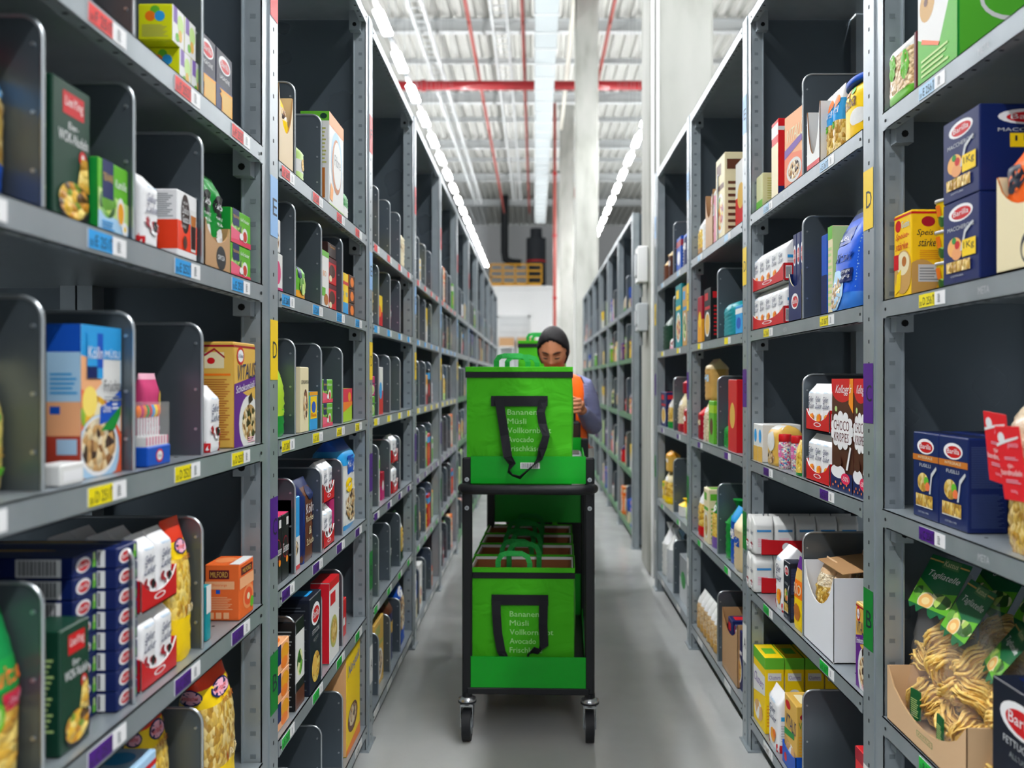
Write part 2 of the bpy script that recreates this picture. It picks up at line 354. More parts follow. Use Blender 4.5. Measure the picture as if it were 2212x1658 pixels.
for z, h, d in ((2.1, .26, 'upper white'), (1.75, .2, 'lower grey')):
    mb = MB(); mb.box(.735, .81, 6.5, 6.68, z, z + h, WHITE if h > .25 else 'lightgrey', .006); mb.box(.725, .737, 6.54, 6.64, z + .05, z + h - .05, 'lightgrey'); mb.cyl((.77, 6.59, z - .1), .012, .1, 'grey', 8)
    thing(mb, 'switch_box', d + ' electrical box on the near concrete column', 'electrical box')
# mezzanine rail and black duct
YR = M('E8A81C', .45, name='yellow rail paint')
mb = MB()
for z in (6.35, 6.65, 6.95): mb.box(-2.2, .35, 43.95, 44.0, z, z + .07, YR)
for x in (-2.2, -1.6, -1.0, -.4, .28): mb.box(x, x + .07, 43.95, 44.0, 5.95, 7.0, YR)
mb.box(-2.2, .35, 43.95, 44.0, 5.95, 6.1, YR); thing(mb, 'safety_railing', 'yellow safety railing on the mezzanine at the far end', 'railing')
mb = MB(); mb.tube([(-1.55, 46, ZC - .03), (-1.55, 46, 7.9), (-1.5, 46, 7.5), (-1.2, 46, 7.35), (-.7, 46, 7.3)], .2, M('1C2024', .5), 12)
thing(mb, 'flue_pipe', 'black bent duct pipe above the yellow railing', 'pipe')
mb = MB(); mb.cyl((.05, 46, 5.96), .5, 2.6, M('2A2E34', .5), 20); mb.cyl((.05, 46, 7.35), .52, .08, 'red', 20); mb.cyl((.05, 46, 8.55), .3, .5, M('2A2E34', .5), 16)
thing(mb, 'storage_tank', 'dark cylindrical tank with a red band on the mezzanine', 'tank')
ORD = 'first second third fourth fifth sixth seventh eighth ninth tenth eleventh twelfth thirteenth fourteenth fifteenth sixteenth seventeenth eighteenth nineteenth twentieth'.split()
def ordi(n):
    if n < 20: return ORD[n]
    return ('twenty ', 'thirty ')[(n - 19) // 10 if (n + 1) % 10 else 0] + ORD[(n + 1) % 10 - 1] if (n + 1) % 10 else 'thirtieth'
# ---------------------------------------------------------------- hanging lamp rows
LH = EYE + 4.9
lampm = M('FFFFFF', .5, emit=LAMP_STRENGTH, name='lamp tube'); MATS[('x', 'lamp')] = lampm
lampm.node_tree.nodes['Principled BSDF'].inputs['Emission Color'].default_value = (.97, .985, 1, 1)
mb = MB(); mb.box(-.03, .03, 0, 1.55, .05, .09, 'grey'); HOUS = mb.mesh('lamp_housing')
mb = MB(); mb.box(-.068, .068, .32, 1.14, 0, .05, lampm, .02); TUBE = mb.mesh('lamp_tube')
mb = MB(); mb.cyl((0, .3, .09), .003, 4.37, 'grey', 5); mb.cyl((0, 1.2, .09), .003, 4.37, 'grey', 5); WIRE = mb.mesh('lamp_wire')
for sx, side in ((-2.1, 'beyond the rack opposite the columns'), (2.1, 'beyond the racks beside the columns')):
    for k in range(32 if sx < 0 else 33):  # far end of the column-side row is added unseen, to brighten the far wall
        y = -9.9 + 1.55 * k
        vis = k - 14
        r = obj('linear_lamp', None, loc=(sx, y, LH)); r['category'] = 'ceiling lamp'; r['group'] = 'hanging linear lamps'
        r['label'] = ('white linear lamp hanging %s, %s one further on' % (side, ordi(vis))) if vis >= 0 else 'white linear lamp hanging %s, behind the viewer' % side
        obj('lamp_housing', HOUS, r); obj('lamp_tube', TUBE, r); obj('suspension_wire', WIRE, r)
# ---------------------------------------------------------------- shelving
XL, XR = .634, .809
LEV = {-1: {'A': .10, 'B': .508, 'C': .878, 'D': 1.253, 'E': 1.622, 'F': 1.944}, 1: {'A': .134, 'B': .617, 'C': 1.10, 'D': 1.585, 'E': 2.02}}
TAGC = {-1: {'A': 'offwhite', 'B': 'taggreen', 'C': 'tagpurple', 'D': 'tagyellow', 'E': 'tagblue', 'F': 'tagred'}, 1: {'A': 'offwhite', 'B': 'taggreen', 'C': 'tagpurple', 'D': 'tagyellow', 'E': 'paleblue'}}
STIC = {'A': 'offwhite', 'B': '0C7A2C', 'C': 'tagpurple', 'D': 'F2CC10', 'E': '8CB8E8', 'F': 'D8383C'}
TOPZ = 2.78; BAY = 1.3; DEPTH = .84
def shelf_mesh(sg, lip, near):
    mb = MB(); q = lambda a, b: (min(sg * a, sg * b), max(sg * a, sg * b))
    mb.box(*q(.0, DEPTH), 0.005, 1.175, -.0025, 0, lip)
    for xa, xb in ((.052, .395), (.48, DEPTH - .045)):
        for ya, yb in ((-.058, .005), (1.175, 1.235)): mb.box(*q(xa, xb), ya, yb, -.0025, 0, lip)
    mb.box(*q(.0, .0025), 0.005, 1.175, -.042, 0, lip); mb.box(*q(.0, .022), .03, 1.15, -.042, -.0395, lip); mb.box(*q(DEPTH - .002, DEPTH), 0.005, 1.175, -.042, 0, lip)
    if near:
        for k in range(22):
            y = .05 + k * .05; mb.box(*q(.006, .014), y, y + .006, -.0425, -.0392, HOLE)
        for k in range(11):
            for x in (.045, .09): mb.box(*q(x, x + .006), .08 + k * .1, .086 + k * .1, -.0001, .0004, HOLE)
        for y in (.018, 1.155): mb.cyl((sg * -.001, y, -.022), .004, .0015 * 1, HOLE, 8, 'x')
        fn = (lambda u, v, e: (-sg * (e), (1.175 * u if sg < 0 else 1.175 * (1 - u)), -.042 + .042 * v))
        c0 = .575 if sg < 0 else .39; draw(mb, fn, [('t', 'META', c0, .3, c0 + .035, .62, 'lightgrey')])
        for y in (.012, 1.163): mb.box(*q(.02, .06), y - .012 if y < .5 else y - .02, y + .02 if y < .5 else y + .012, -.075, -.0025, lip); mb.cyl((sg * .04, y + (.021 if y < .5 else -.022), -.055), .008, .002 * 1, HOLE, 8, 'y')
    return mb.mesh('shelf_board')
SHELF = {(sg, li, nr): shelf_mesh(sg, m, nr) for sg in (-1, 1) for li, m in ((0, STEEL), (1, GREENLIP)) for nr in (0, 1)}
def tag_mesh(c, txt, sg):
    mb = MB(); mb.box(*(( -.0002, .0010) if sg < 0 else (-.0010, .0002)), 0, .12, 0, .027, 'white')
    fn = (lambda u, v, e: (-sg * (.001 + e), .12 * (u if sg < 0 else 1 - u), .027 * v)); sp = [('r', 0, 0, .62, 1, c)]
    if txt: sp += [('t', '350', .03, .12, .13, .45, 'ink'), ('t', txt, .17, .15, .52, .75, 'ink'), ('p', [(.57, .12), (.59, .12), (.59, .8), (.57, .8)], 'ink'), ('p', [(.55, .68), (.61, .68), (.58, .9)], 'ink')]
    sp += [('l', .74, .2, .84, .85, 5, 'grey')]
    draw(mb, fn, sp); return mb.mesh('shelf_tag')
PLAINTAG = {}
def post_mesh(sg, near):
    mb = MB(); q = lambda a, b: (min(sg * a, sg * b), max(sg * a, sg * b))
    mb.box(*q(0, .004), 1.228, 1.296, 0, TOPZ + .01, STEEL)          # face strip with holes
    mb.box(*q(.004, .007), 1.178, 1.228, 0, TOPZ + .01, STEEL)
    mb.box(*q(.004, .05), 1.178, 1.1805, 0, TOPZ, STEEL); mb.box(*q(.047, .05), 1.17, 1.1785, 0, TOPZ, STEEL)
    mb.box(*q(.004, .05), 1.2935, 1.296, 0, TOPZ, STEEL)
    for x in (.40, .44): mb.box(*q(x, x + .035), 1.178, 1.296, 0, TOPZ, STEEL)
    mb.box(*q(DEPTH - .04, DEPTH), 1.178, 1.296, 0, TOPZ, STEEL)
    mb.box(*q(-.01, .07), 1.165, 1.31, 0, .006, STEEL)               # foot plate
    if near:
        z = .03
        while z < TOPZ:
            mb.box(*q(-.0004, .001), 1.256, 1.262, z, z + .009, HOLE); mb.box(*q(.018, .031), 1.1772, 1.179, z, z + .01, M('767F84', .5, .4)); z += .054
    return mb.mesh('upright_post')
POST = {(sg, nr): post_mesh(sg, nr) for sg in (-1, 1) for nr in (0, 1)}
def panel_mesh(sg):
    mb = MB(); q = lambda a, b: (min(sg * a, sg * b), max(sg * a, sg * b)); mb.box(*q(.045, DEPTH), 1.236, 1.239, .02, TOPZ - .001, SHEET); return mb.mesh('side_panel')
PANEL = {sg: panel_mesh(sg) for sg in (-1, 1)}
def div_mesh(sg, h):
    mb = MB(); D = .40; r = .03
    q = [(0, 0), (D, 0), (D, h), (r, h)] + [(r - r * sin(a * pi / 8), h - r + r * cos(a * pi / 8)) for a in (1, 2, 3)] + [(0, h - r)]
    A = [(sg * x, 0, z) for x, z in q]; B = [(sg * x, .0015, z) for x, z in q]; n = len(q)
    mb.add(A + B, [list(range(n)), list(range(2 * n - 1, n - 1, -1))] + [(k, (k + 1) % n, n + (k + 1) % n, n + k) for k in range(n)], DIVM)
    path = [(0, 0, 0)] + [(0, 0, h - r)] + [(sg * (r - r * cos(a * pi / 12)), 0, h - r + r * sin(a * pi / 12)) for a in range(1, 6)] + [(sg * r, 0, h), (sg * D, 0, h)]
    mb.tube(path, .0032, RIM, 6)
    for z in (h * .2, h * .5, h * .85): mb.cyl((sg * .012, -.003, z), .003, .004, RIM, 6, 'y')
    return mb.mesh('divider')
DIV = {-1: div_mesh(-1, .255), 1: div_mesh(1, .315)}
def sticker_mesh(sg, c, letter):
    mb = MB(); fn = (lambda u, v, e: (-sg * (.0006 + e), 1.23 + .064 * (u if sg < 0 else 1 - u), .145 * v))
    draw(mb, fn, [('r', 0, 0, 1, 1, c), ('t', letter, .3, .36, .85, .64, 'ink')]); return mb.mesh('letter_sticker')
STM = {(sg, l): sticker_mesh(sg, STIC[l], l) for sg in (-1, 1) for l in LEV[sg]}
STZ = {(-1, 'F'): .33, (-1, 'E'): .125, (-1, 'D'): .147, (-1, 'C'): .092, (-1, 'B'): .085, (-1, 'A'): .13, (1, 'E'): .33, (1, 'D'): .18, (1, 'C'): .195, (1, 'B'): .13, (1, 'A'): .18}
def bay(sg, y0, name, idx, first=False, green=False):
    r = obj('shelving_unit', None, loc=(sg * (XL if sg < 0 else XR), y0, 0)); r['category'] = 'shelving unit'; r['group'] = name[0]
    r['label'] = name[1]; near = idx < 3
    posts = [0] + ([-BAY] if first else [])
    for dy in posts:
        obj('upright_post', POST[(sg, near)], r, loc=(0, dy, 0)); obj('side_panel', PANEL[sg], r, loc=(0, dy, 0))
        if idx < 6:
            for l in LEV[sg]: obj('letter_sticker', STM[(sg, l)], r, loc=(0, dy, LEV[sg][l] + STZ[(sg, l)]))
    for l, z in list(LEV[sg].items()) + [('T', TOPZ)]:
        s = obj('shelf_board', SHELF[(sg, 1 if green and l in 'ABCD' and not (l == 'D' and sg > 0 and False) else 0, near)], r, loc=(0, 0, z))
        if l == 'T': continue
        if idx < 5:
            pos = (.028, .345, .655, .955) if sg < 0 else (.215, .85)
            for n, py in enumerate(pos):
                if idx < 2: tm = tag_mesh(TAGC[sg][l], '%s %d' % (l, 250 + idx * 10 + n) if sg < 0 else '%s %d' % (l, 257 - n + 10 * idx), sg)
                else:
                    k = (sg, l)
                    if k not in PLAINTAG: PLAINTAG[k] = tag_mesh(TAGC[sg][l], '', sg)
                    tm = PLAINTAG[k]
                obj('shelf_tag', tm, s, loc=(0, py, -.034))
        dv = (.2, .5, .8) if sg < 0 else (.54,)
        if sg < 0 and idx == 0: dv = (.25, .52, .82)
        for n, dy in enumerate(dv):
            if (sg, idx, l, n) in NODIV: continue
            obj('divider', DIV[sg], r, loc=(sg * .012, dy, z + .001))
NODIV = {(-1, 1, 'F', 2), (1, 0, 'B', 0), (1, 0, 'C', 0), (1, 0, 'D', 0), (1, 0, 'E', 0), (9, 9, 'B', 1)}
for k in range(11): bay(-1, .94 + BAY * k, ('bays of the rack opposite the columns', 'grey steel shelving bay, %s from the front of the rack opposite the columns' % ORD[k]), k, k == 0, k > 4)
for k in range(4): bay(1, .94 + BAY * k, ('bays of the rack before the column', 'grey steel shelving bay, %s from the front of the rack before the column' % ORD[k]), k, k == 0)
for k in range(6): bay(1, 7.62 + BAY * k, ('bays of the rack past the column', 'grey steel shelving bay, %s behind the near concrete column' % ORD[k]), k + 6, k == 0, True)
# ---------------------------------------------------------------- goods on the shelves
SHN = {'A': 'lowest shelf', 'B': 'green tag shelf', 'C': 'purple tag shelf', 'D': 'yellow tag shelf', 'E': 'blue tag shelf', 'F': 'red tag shelf'}
LABELS = {}
def place(me, sg, lvl, bayi, y, inset, desc, cat, name, dz=0.0, group=None, turn=0.0, rackname=None, rel=None, suffix=True, zabs=None):
    """y = middle of the front along the aisle, inset = distance behind the shelf edge"""
    X = sg * ((XL if sg < 0 else XR) + inset); z = LEV[sg][lvl] + .0008 + dz
    rz = pi / 2 if sg < 0 else -pi / 2
    rn = rackname or ('rack opposite columns' if sg < 0 else 'rack before column')
    lab = '%s, %s, %s bay, %s' % (desc, SHN[lvl], ORD[bayi], rn) if suffix else desc
    if isinstance(me, bpy.types.Object):
        o = me; o.location = (X, y, z); o.rotation_euler = (0, 0, rz + turn)
    else: o = obj(name, me, loc=(X, y, z), rz=rz + turn)
    o['label'] = lab; o['category'] = cat
    if group: o['group'] = group
    LABELS[lab] = LABELS.get(lab, 0) + 1
    if bpy.app.debug_value == 99: print(lab)
    return o
def yl(px, ins=.02): return F * (XL + ins) / (1156 - px)
def yr(px, ins=.02): return F * (XR + ins) / (px - 1156)
def L(lvl, b, y0, y1, ins, mbf, h, d, desc, cat, name, **k):
    w = y1 - y0; return place(mbf(w, d, h).mesh(name), -1, lvl, b, (y0 + y1) / 2, ins, desc, cat, name, **k)
def R(lvl, b, y0, y1, ins, mbf, h, d, desc, cat, name, **k):
    w = y1 - y0; return place(mbf(w, d, h).mesh(name), 1, lvl, b, (y0 + y1) / 2, ins, desc, cat, name, **k)
C_ = lambda base, **k: (lambda w, d, h: carton(w, d, h, base, **k))
B_ = lambda zones, **k: (lambda w, d, h: bag(w, d, h, zones, **k))
# designs ---------------------------------------------------------
TEAL1 = dict(front=[('r', 0, 0, 1, 1, 'offwhite'), ('r', .1, .55, .42, 1, 'violet'), ('e', .68, .62, .26, .26, 'palegreen'), ('e', .66, .3, .16, .17, 'gold'), ('e', .4, .2, .14, .12, 'leafgreen')],
             side=[('e', .5, .82, .14, .13, 'leafgreen'), ('e', .36, .66, .15, .14, 'orange'), ('e', .64, .66, .15, .14, 'skyblue'), ('l', .12, .1, .88, .44, 8, 'olive')])
LASAGNE = C_('darknavy', front=[('r', 0, 0, 1, .5, 'navy')] + oval(.5, .82, .36, .12, 'Barilla') + [('t', 'LASAGNE', .2, .6, .8, .66, 'white'), ('p', [(.3, .1), (.85, .06), (.98, .14), (.98, .48), (.18, .46), (.3, .42), (.2, .38), (.32, .34)], 'amber'), ('p', [(.4, .13), (.9, .1), (.95, .44), (.3, .43)], 'gold')])
LIEN = C_('darkgreen', front=[('r', .26, .77, .82, .93, 'red'), ('t', 'LienYing', .32, .81, .78, .9, 'white'), ('t', 'Eier-', .4, .67, .66, .72, 'white'), ('t', 'WOK-Nudeln', .14, .57, .92, .65, 'white'), ('e', .78, .5, .1, .055, 'red'), ('e', .78, .5, .04, .03, 'white'), ('p', [(.62, .26), (.95, .26), (.9, .5), (.74, .5)], 'noodles'), ('e', .56, .12, .42, .11, 'black'), ('e', .54, .17, .4, .13, 'wok')], side=[('l', .15, .2, .85, .8, 14, 'palegreen')])
KAMILLE = C_('leafgreen', front=[('r', 0, 0, 1, .32, 'paleblue'), ('p', [(0, .3), (1, .2), (1, .5), (.4, .55), (0, .6)], 'palegreen'), ('e', .3, .42, .28, .2, 'greens'), ('r', .12, .48, .48, 1, 'navy'), ('t', 'TEEKANNE', .14, .72, .46, .82, 'gold'), ('t', 'Kamille', .54, .68, .92, .8, 'white'), ('e', .72, .36, .13, .2, 'offwhite'), ('e', .72, .34, .1, .15, 'amber'), ('e', .86, .14, .1, .1, 'white'), ('e', .86, .14, .04, .04, 'yellow'), ('l', .1, .06, .5, .2, 3, 'skyblue')], sidebase='green', side=[('l', .2, .3, .8, .8, 6, 'lime')])
DOLCE = C_('white', front=[('r', 0, .14, 1, .56, 'F0401C'), ('e', .38, .68, .22, .29, 'darkbrown'), ('t', 'NESCAFE', .27, .82, .5, .86, 'white'), ('t', 'Dolce', .22, .68, .54, .79, 'white'), ('t', 'Gusto', .22, .55, .54, .66, 'white'), ('t', 'LUNGO', .14, .47, .4, .51, 'offwhite'), ('p', [(.66, .16), (.9, .16), (.94, .78), (.62, .78)], 'offwhite'), ('p', [(.67, .2), (.89, .2), (.91, .55), (.65, .55)], 'darkbrown'), ('p', [(.66, .54), (.9, .54), (.92, .7), (.64, .7)], 'caramel'), ('e', .35, .26, .1, .1, 'choco')], side=[('r', 0, .14, 1, .56, 'F0401C'), ('l', .12, .6, .88, .95, 12, 'grey')], top=[('r', .1, .1, .9, .9, 'offwhite')])
def ZUCKER(kind):
    pic = [('e', .3, .34, .16, .07, 'berries'), ('e', .62, .28, .26, .09, 'berries'), ('e', .66, .3, .12, .07, 'black')] if kind == 'berry' else [('e', .55, .22, .22, .12, 'F0A020'), ('e', .7, .27, .12, .08, 'orange')]
    return dict(front=[('t', 'Nordzucker', .25, .79, .75, .83, 'paleblue'), ('t', 'Gelier', .2, .6, .75, .72, 'navy', .1), ('t', 'Zucker', .16, .46, .82, .58, 'navy', .1)] + pic + [('p', [(0, 0), (1, 0), (1, .1), (0, .17)], 'red')], side=[('r', .2, .55, .8, .62, 'skyblue'), ('l', .2, .2, .8, .5, 7, 'lightgrey'), ('r', 0, 0, 1, .14, 'red')])
def SUG(kind='berry', base='white'): return B_([(0, 1, base)], top='fold', n=5.5, wr=.03, **ZUCKER(kind))
VITALIS = C_('gold', front=[('r', 0, 0, 1, .94, 'gold'), ('r', 0, .95, 1, .97, 'crimson'), ('p', [(0, 0), (1, 0), (1, .2), (1, .44), (.5, .5), (0, .58)], 'purple'), ('e', .7, .22, .48, .27, 'offwhite'), ('e', .72, .22, .36, .18, 'muesli'), ('p', [(0, .48), (1, .58), (1, .68), (0, .6)], 'purple'), ('t', 'Schokomüsli', .08, .51, .94, .58, 'white', 0, .06), ('e', .28, .87, .17, .085, 'red'), ('e', .28, .87, .13, .06, 'white'), ('t', 'Dr.Oetker', .17, .85, .4, .89, 'navy'), ('t', 'VITALIS', .1, .63, .97, .78, 'navy', .05, .04), ('p', [(.68, .4), (.86, .44), (.8, .52), (.64, .47)], 'darkbrown'), ('l', .62, .03, .95, .09, 3, 'palepink')],
             side=[('r', 0, .95, 1, .97, 'crimson'), ('r', .1, .75, .7, .9, 'cream'), ('p', [(.1, .86), (.4, .92), (.72, .84), (.72, .86), (.4, .94), (.08, .88)], 'crimson'), ('e', .3, .82, .12, .03, 'red'), ('r', .05, .68, .9, .7, 'orange'), ('l', .08, .08, .88, .66, 26, 'caramel')], top=[('r', .1, .1, .9, .9, 'cream')])
KOELLN = C_('offwhite', front=[('r', 0, .78, 1, 1, 'skyblue'), ('p', [(0, .45), (.5, .62), (.25, .78), (0, .8)], 'peach'), ('p', [(0, 0), (1, 0), (1, .26), (.6, .5), (0, .58)], 'E86038'), ('e', .3, .42, .34, .12, 'fruit'), ('e', .2, .5, .18, .1, 'FBE070'), ('e', .42, .16, .52, .25, 'paleblue'), ('e', .42, .2, .46, .2, 'white'), ('e', .42, .21, .42, .18, 'muesli'), ('p', [(.42, .34), (.66, .36), (.98, .46), (.98, .58), (.7, .5), (.45, .46)], 'blue'), ('p', [(.45, .3), (.8, .3), (.96, .4), (.97, .46), (.66, .37)], 'green'), ('t', 'Ohne', .5, .42, .7, .48, 'white'), ('l', .74, .44, .9, .52, 3, 'white'), ('r', .12, .65, .5, .95, 'skyblue'), ('r', .36, .72, .5, .95, 'blue'), ('r', .12, .65, .36, .73, 'navy'), ('t', 'Kölln', .14, .78, .49, .86, 'white'), ('t', 'MÜSLI', .54, .79, .92, .85, 'white'), ('t', 'Früchte', .52, .56, .98, .64, 'ink'), ('l', .52, .5, .98, .54, 2, 'grey')],
             side=[('r', 0, .8, 1, 1, 'blue'), ('p', [(0, .5), (1, .5), (1, .82), (0, .82)], 'paleblue'), ('r', 0, 0, 1, .28, 'B04030'), ('r', 0, .28, 1, .5, 'peach'), ('l', .1, .55, .9, .7, 5, 'skyblue'), ('r', .1, .42, .4, .47, 'blue'), ('r', .3, .16, .9, .26, 'paleblue'), ('bar', .3, .02, .9, .13)], top=[('r', .1, .2, .9, .8, 'paleblue')])
KRAEUTER = C_('leafgreen', front=[('r', 0, 0, 1, .16, 'E04060'), ('e', .3, .4, .3, .26, 'greens'), ('p', [(0, .1), (.4, .14), (.5, .36), (0, .46)], 'E86080'), ('r', .08, .52, .4, 1, 'navy'), ('t', 'TEEKANNE', .09, .74, .39, .82, 'gold'), ('t', '6-Kräuter', .46, .72, .9, .84, 'white'), ('e', .68, .34, .14, .22, 'offwhite'), ('e', .68, .3, .1, .16, 'C84030'), ('e', .5, .26, .1, .1, 'white')], sidebase='green')
def barilla(base='navy', title='FUSILLI', band=None, pic='pasta', extra=()):
    fr = oval(.5, .84, .33, .09, 'Barilla') + ([('r', 0, .67, 1, .74, band), ('t', 'INTEGRALE', .22, .695, .78, .725, 'cream')] if band else [])
    fr += [('t', title, .28, .6, .72, .64, 'lightgrey'), ('e', .42, .42, .22, .11, pic), ('e', .55, .44, .09, .05, 'leafgreen'), ('e', .6, .38, .09, .05, 'F07848'), ('p', [(.66, .3), (.72, .3), (.78, .5), (.95, .6), (.93, .63), (.74, .54)], 'lightgrey'), ('r', .14, .14, .8, .28, pic), ('r', .14, .13, .8, .14, 'offwhite'), ('t', 'COTTURA 11 MIN', .25, .06, .65, .08, 'lightgrey')] + list(extra)
    return C_(base, front=fr, side=[('l', .08, .06, .92, .42, 22, '3A4A78'), ('l', .08, .48, .92, .92, 24, '3A4A78')], top=[('r', .1, .3, .9, .7, 'darknavy')])
MACCH = C_('navy', front=oval(.5, .84, .33, .1, 'Barilla') + [('t', 'MACCHERONI', .14, .64, .86, .69, 'lightgrey'), ('e', .34, .44, .2, .12, 'F0B060'), ('e', .4, .36, .14, .08, 'E8A068'), ('e', .42, .46, .07, .05, 'red'), ('e', .33, .52, .06, .04, 'green'), ('p', [(.5, .38), (.56, .38), (.66, .58), (.86, .68), (.84, .7), (.62, .62)], 'lightgrey'), ('r', .56, .3, .92, .5, 'yellow'), ('t', '1Kg', .6, .37, .88, .47, 'ink'), ('r', .12, .14, .78, .27, 'pasta'), ('t', 'COTTURA', .25, .08, .6, .1, 'lightgrey')],
           side=oval(.5, .85, .32, .09, 'Barilla') + [('t', 'MACCHERONI', .18, .68, .82, .72, 'lightgrey'), ('r', .3, .5, .72, .66, 'yellow'), ('t', '1Kg', .35, .55, .67, .63, 'ink'), ('p', [(.42, .24), (.5, .22), (.49, .34), (.53, .46), (.47, .47), (.42, .36)], 'gold')])
BLACKB = C_('101628', front=oval(.5, .8, .36, .12, 'Barilla') + [('t', 'FETTUCCINE', .2, .6, .8, .65, 'lightgrey'), ('t', "ALL'UOVO", .3, .52, .7, .56, 'grey'), ('e', .5, .24, .34, .16, 'noodles'), ('e', .42, .26, .18, .1, 'gold')], side=[('r', .04, .04, .96, .96, '181C26'), ('l', .1, .06, .9, .94, 28, '4A5058')], top=[('r', .3, .2, .8, .8, 'tagblue'), ('r', .1, .3, .25, .7, 'navy')])
CHOCO = C_('choco', front=[('e', .5, .93, .52, .14, 'red'), ('r', 0, .93, 1, 1, 'red'), ('p', [(.8, .78), (1, .7), (1, 1), (.85, 1)], 'F09020'), ('t', "Kellogg's", .16, .85, .86, .95, 'white', .15), ('e', .22, .73, .06, .025, 'palegreen')] + [('e', .5 + .42 * cos(a), .54 + .13 * sin(a), .12, .045, 'white') for a in [k * .57 for k in range(11)]] + [('e', .5, .54, .42, .13, 'white'), ('t', 'CHOCO', .14, .54, .86, .63, 'darkred'), ('t', 'KRISPIES', .16, .44, .84, .52, 'darkred'), ('r', 0, 0, 1, .17, 'navy'), ('e', .35, .17, .34, .06, 'white'), ('e', .3, .26, .22, .05, 'choco'), ('p', [(.72, .2), (.8, .2), (.96, .4), (.9, .41)], 'white'), ('e', .7, .12, .2, .05, 'E02858'), ('t', '-50%', .56, .1, .84, .14, 'white')] + [('e', .12 + .13 * k, .04 + .03 * (k % 2), .03, .012, 'F08040') for k in range(7)], side=[('r', 0, .88, 1, 1, 'red'), ('l', .1, .1, .9, .8, 20, 'brown'), ('r', 0, 0, 1, .1, 'navy')], top=[('r', 0, 0, 1, 1, 'red'), ('r', .1, .1, .9, .9, 'crimson')])
MILFORD = C_('E8682C', front=[('r', .1, .78, .9, .92, 'darkred'), ('t', 'MILFORD', .2, .81, .8, .89, 'gold'), ('r', 0, .55, 1, .75, 'peach'), ('e', .6, .34, .38, .22, 'F09058'), ('e', .6, .34, .28, .16, 'E85830'), ('e', .6, .34, .1, .06, 'cream'), ('e', .85, .2, .12, .1, 'leafgreen')], side=[('r', .12, .74, .7, .9, 'darkred'), ('t', 'MILFORD', .16, .77, .66, .87, 'gold'), ('r', 0, .56, .85, .7, 'peach'), ('t', 'Blutorange', .22, .6, .64, .66, 'E8682C'), ('r', .32, .48, .44, .55, 'blue'), ('l', .12, .2, .8, .44, 8, 'peach'), ('r', .1, .04, .26, .15, 'peach'), ('r', .32, .04, .48, .15, 'peach'), ('r', .54, .04, .7, .15, 'peach')], top=[('r', 0, 0, 1, .3, 'offwhite'), ('e', .5, .6, .3, .3, 'F09058')])
def bern(pic='spirals'): return B_([(0, .3, 'yellow'), (.3, .72, pic), (.72, .84, 'yellow'), (.84, 1, 'E03818')], top='seal', wr=.06, n=3, front=[('e', .5, .8, .32, .055, 'navy'), ('e', .5, .8, .28, .045, 'palepink'), ('t', 'Bernbacher', .28, .785, .72, .815, 'E03818'), ('t', 'Die Gute', .4, .7, .86, .75, 'caramel'), ('p', [(.45, .3), (1, .3), (1, .42), (.4, .38)], 'E02A20'), ('t', 'Rollini', .5, .32, .9, .38, 'cream')], side=[('e', .45, .8, .36, .055, 'navy'), ('e', .45, .8, .32, .045, 'palepink'), ('t', 'Bernbacher', .2, .785, .7, .815, 'E03818'), ('bar', .3, .04, .8, .16)])
SPEISE = C_('F8C818', front=[('r', 0, .95, 1, .975, 'red'), ('e', .25, .86, .17, .07, 'red'), ('t', 'Gustin', .45, .82, .9, .9, 'paleblue'), ('t', 'Speise-', .08, .68, .85, .77, 'red', .1), ('t', 'stärke', .1, .57, .8, .66, 'red', .1), ('e', .55, .3, .5, .26, 'tan'), ('e', .55, .4, .36, .14, 'cream'), ('e', .62, .42, .13, .06, 'caramel'), ('p', [(.1, .05), (.4, .1), (.45, .34), (.2, .28)], 'yellow'), ('r', .02, .34, .3, .52, 'red')], side=[('r', 0, .95, 1, .975, 'red'), ('e', .5, .86, .2, .06, 'crimson'), ('t', 'Speise-', .14, .68, .8, .77, 'ink', .1), ('t', 'stärke', .2, .57, .7, .66, 'ink', .1), ('l', .25, .42, .9, .54, 5, 'amber'), ('e', .3, .2, .5, .22, 'tan'), ('r', .2, .16, .8, .36, 'lightgrey'), ('l', .24, .18, .76, .34, 5, 'grey')])
NESTLE = C_('54B030', front=[('r', 0, 0, 1, 1, '54B030'), ('p', [(0, .35), (.55, .2), (.85, .5), (1, 1), (0, 1)], 'offwhite'), ('e', .25, .55, .2, .12, 'tan'), ('e', .6, .75, .2, .12, 'tan'), ('e', .28, .9, .2, .1, 'caramel'), ('e', .22, .57, .05, .03, 'brown'), ('e', .62, .78, .05, .03, 'brown'), ('p', [(.1, .3), (.55, .2), (.58, .22), (.12, .33)], 'F07848'), ('l', .1, .06, .8, .2, 4, 'palegreen')], side=[('r', 0, .78, 1, 1, 'lightgrey'), ('bar', .15, .84, .6, 1), ('t', 'Nestlé', .2, .62, .85, .73, 'offwhite'), ('e', .55, .4, .32, .14, 'offwhite'), ('e', .55, .4, .28, .11, '54B030'), ('r', .0, .0, .02, 1, 'green')])
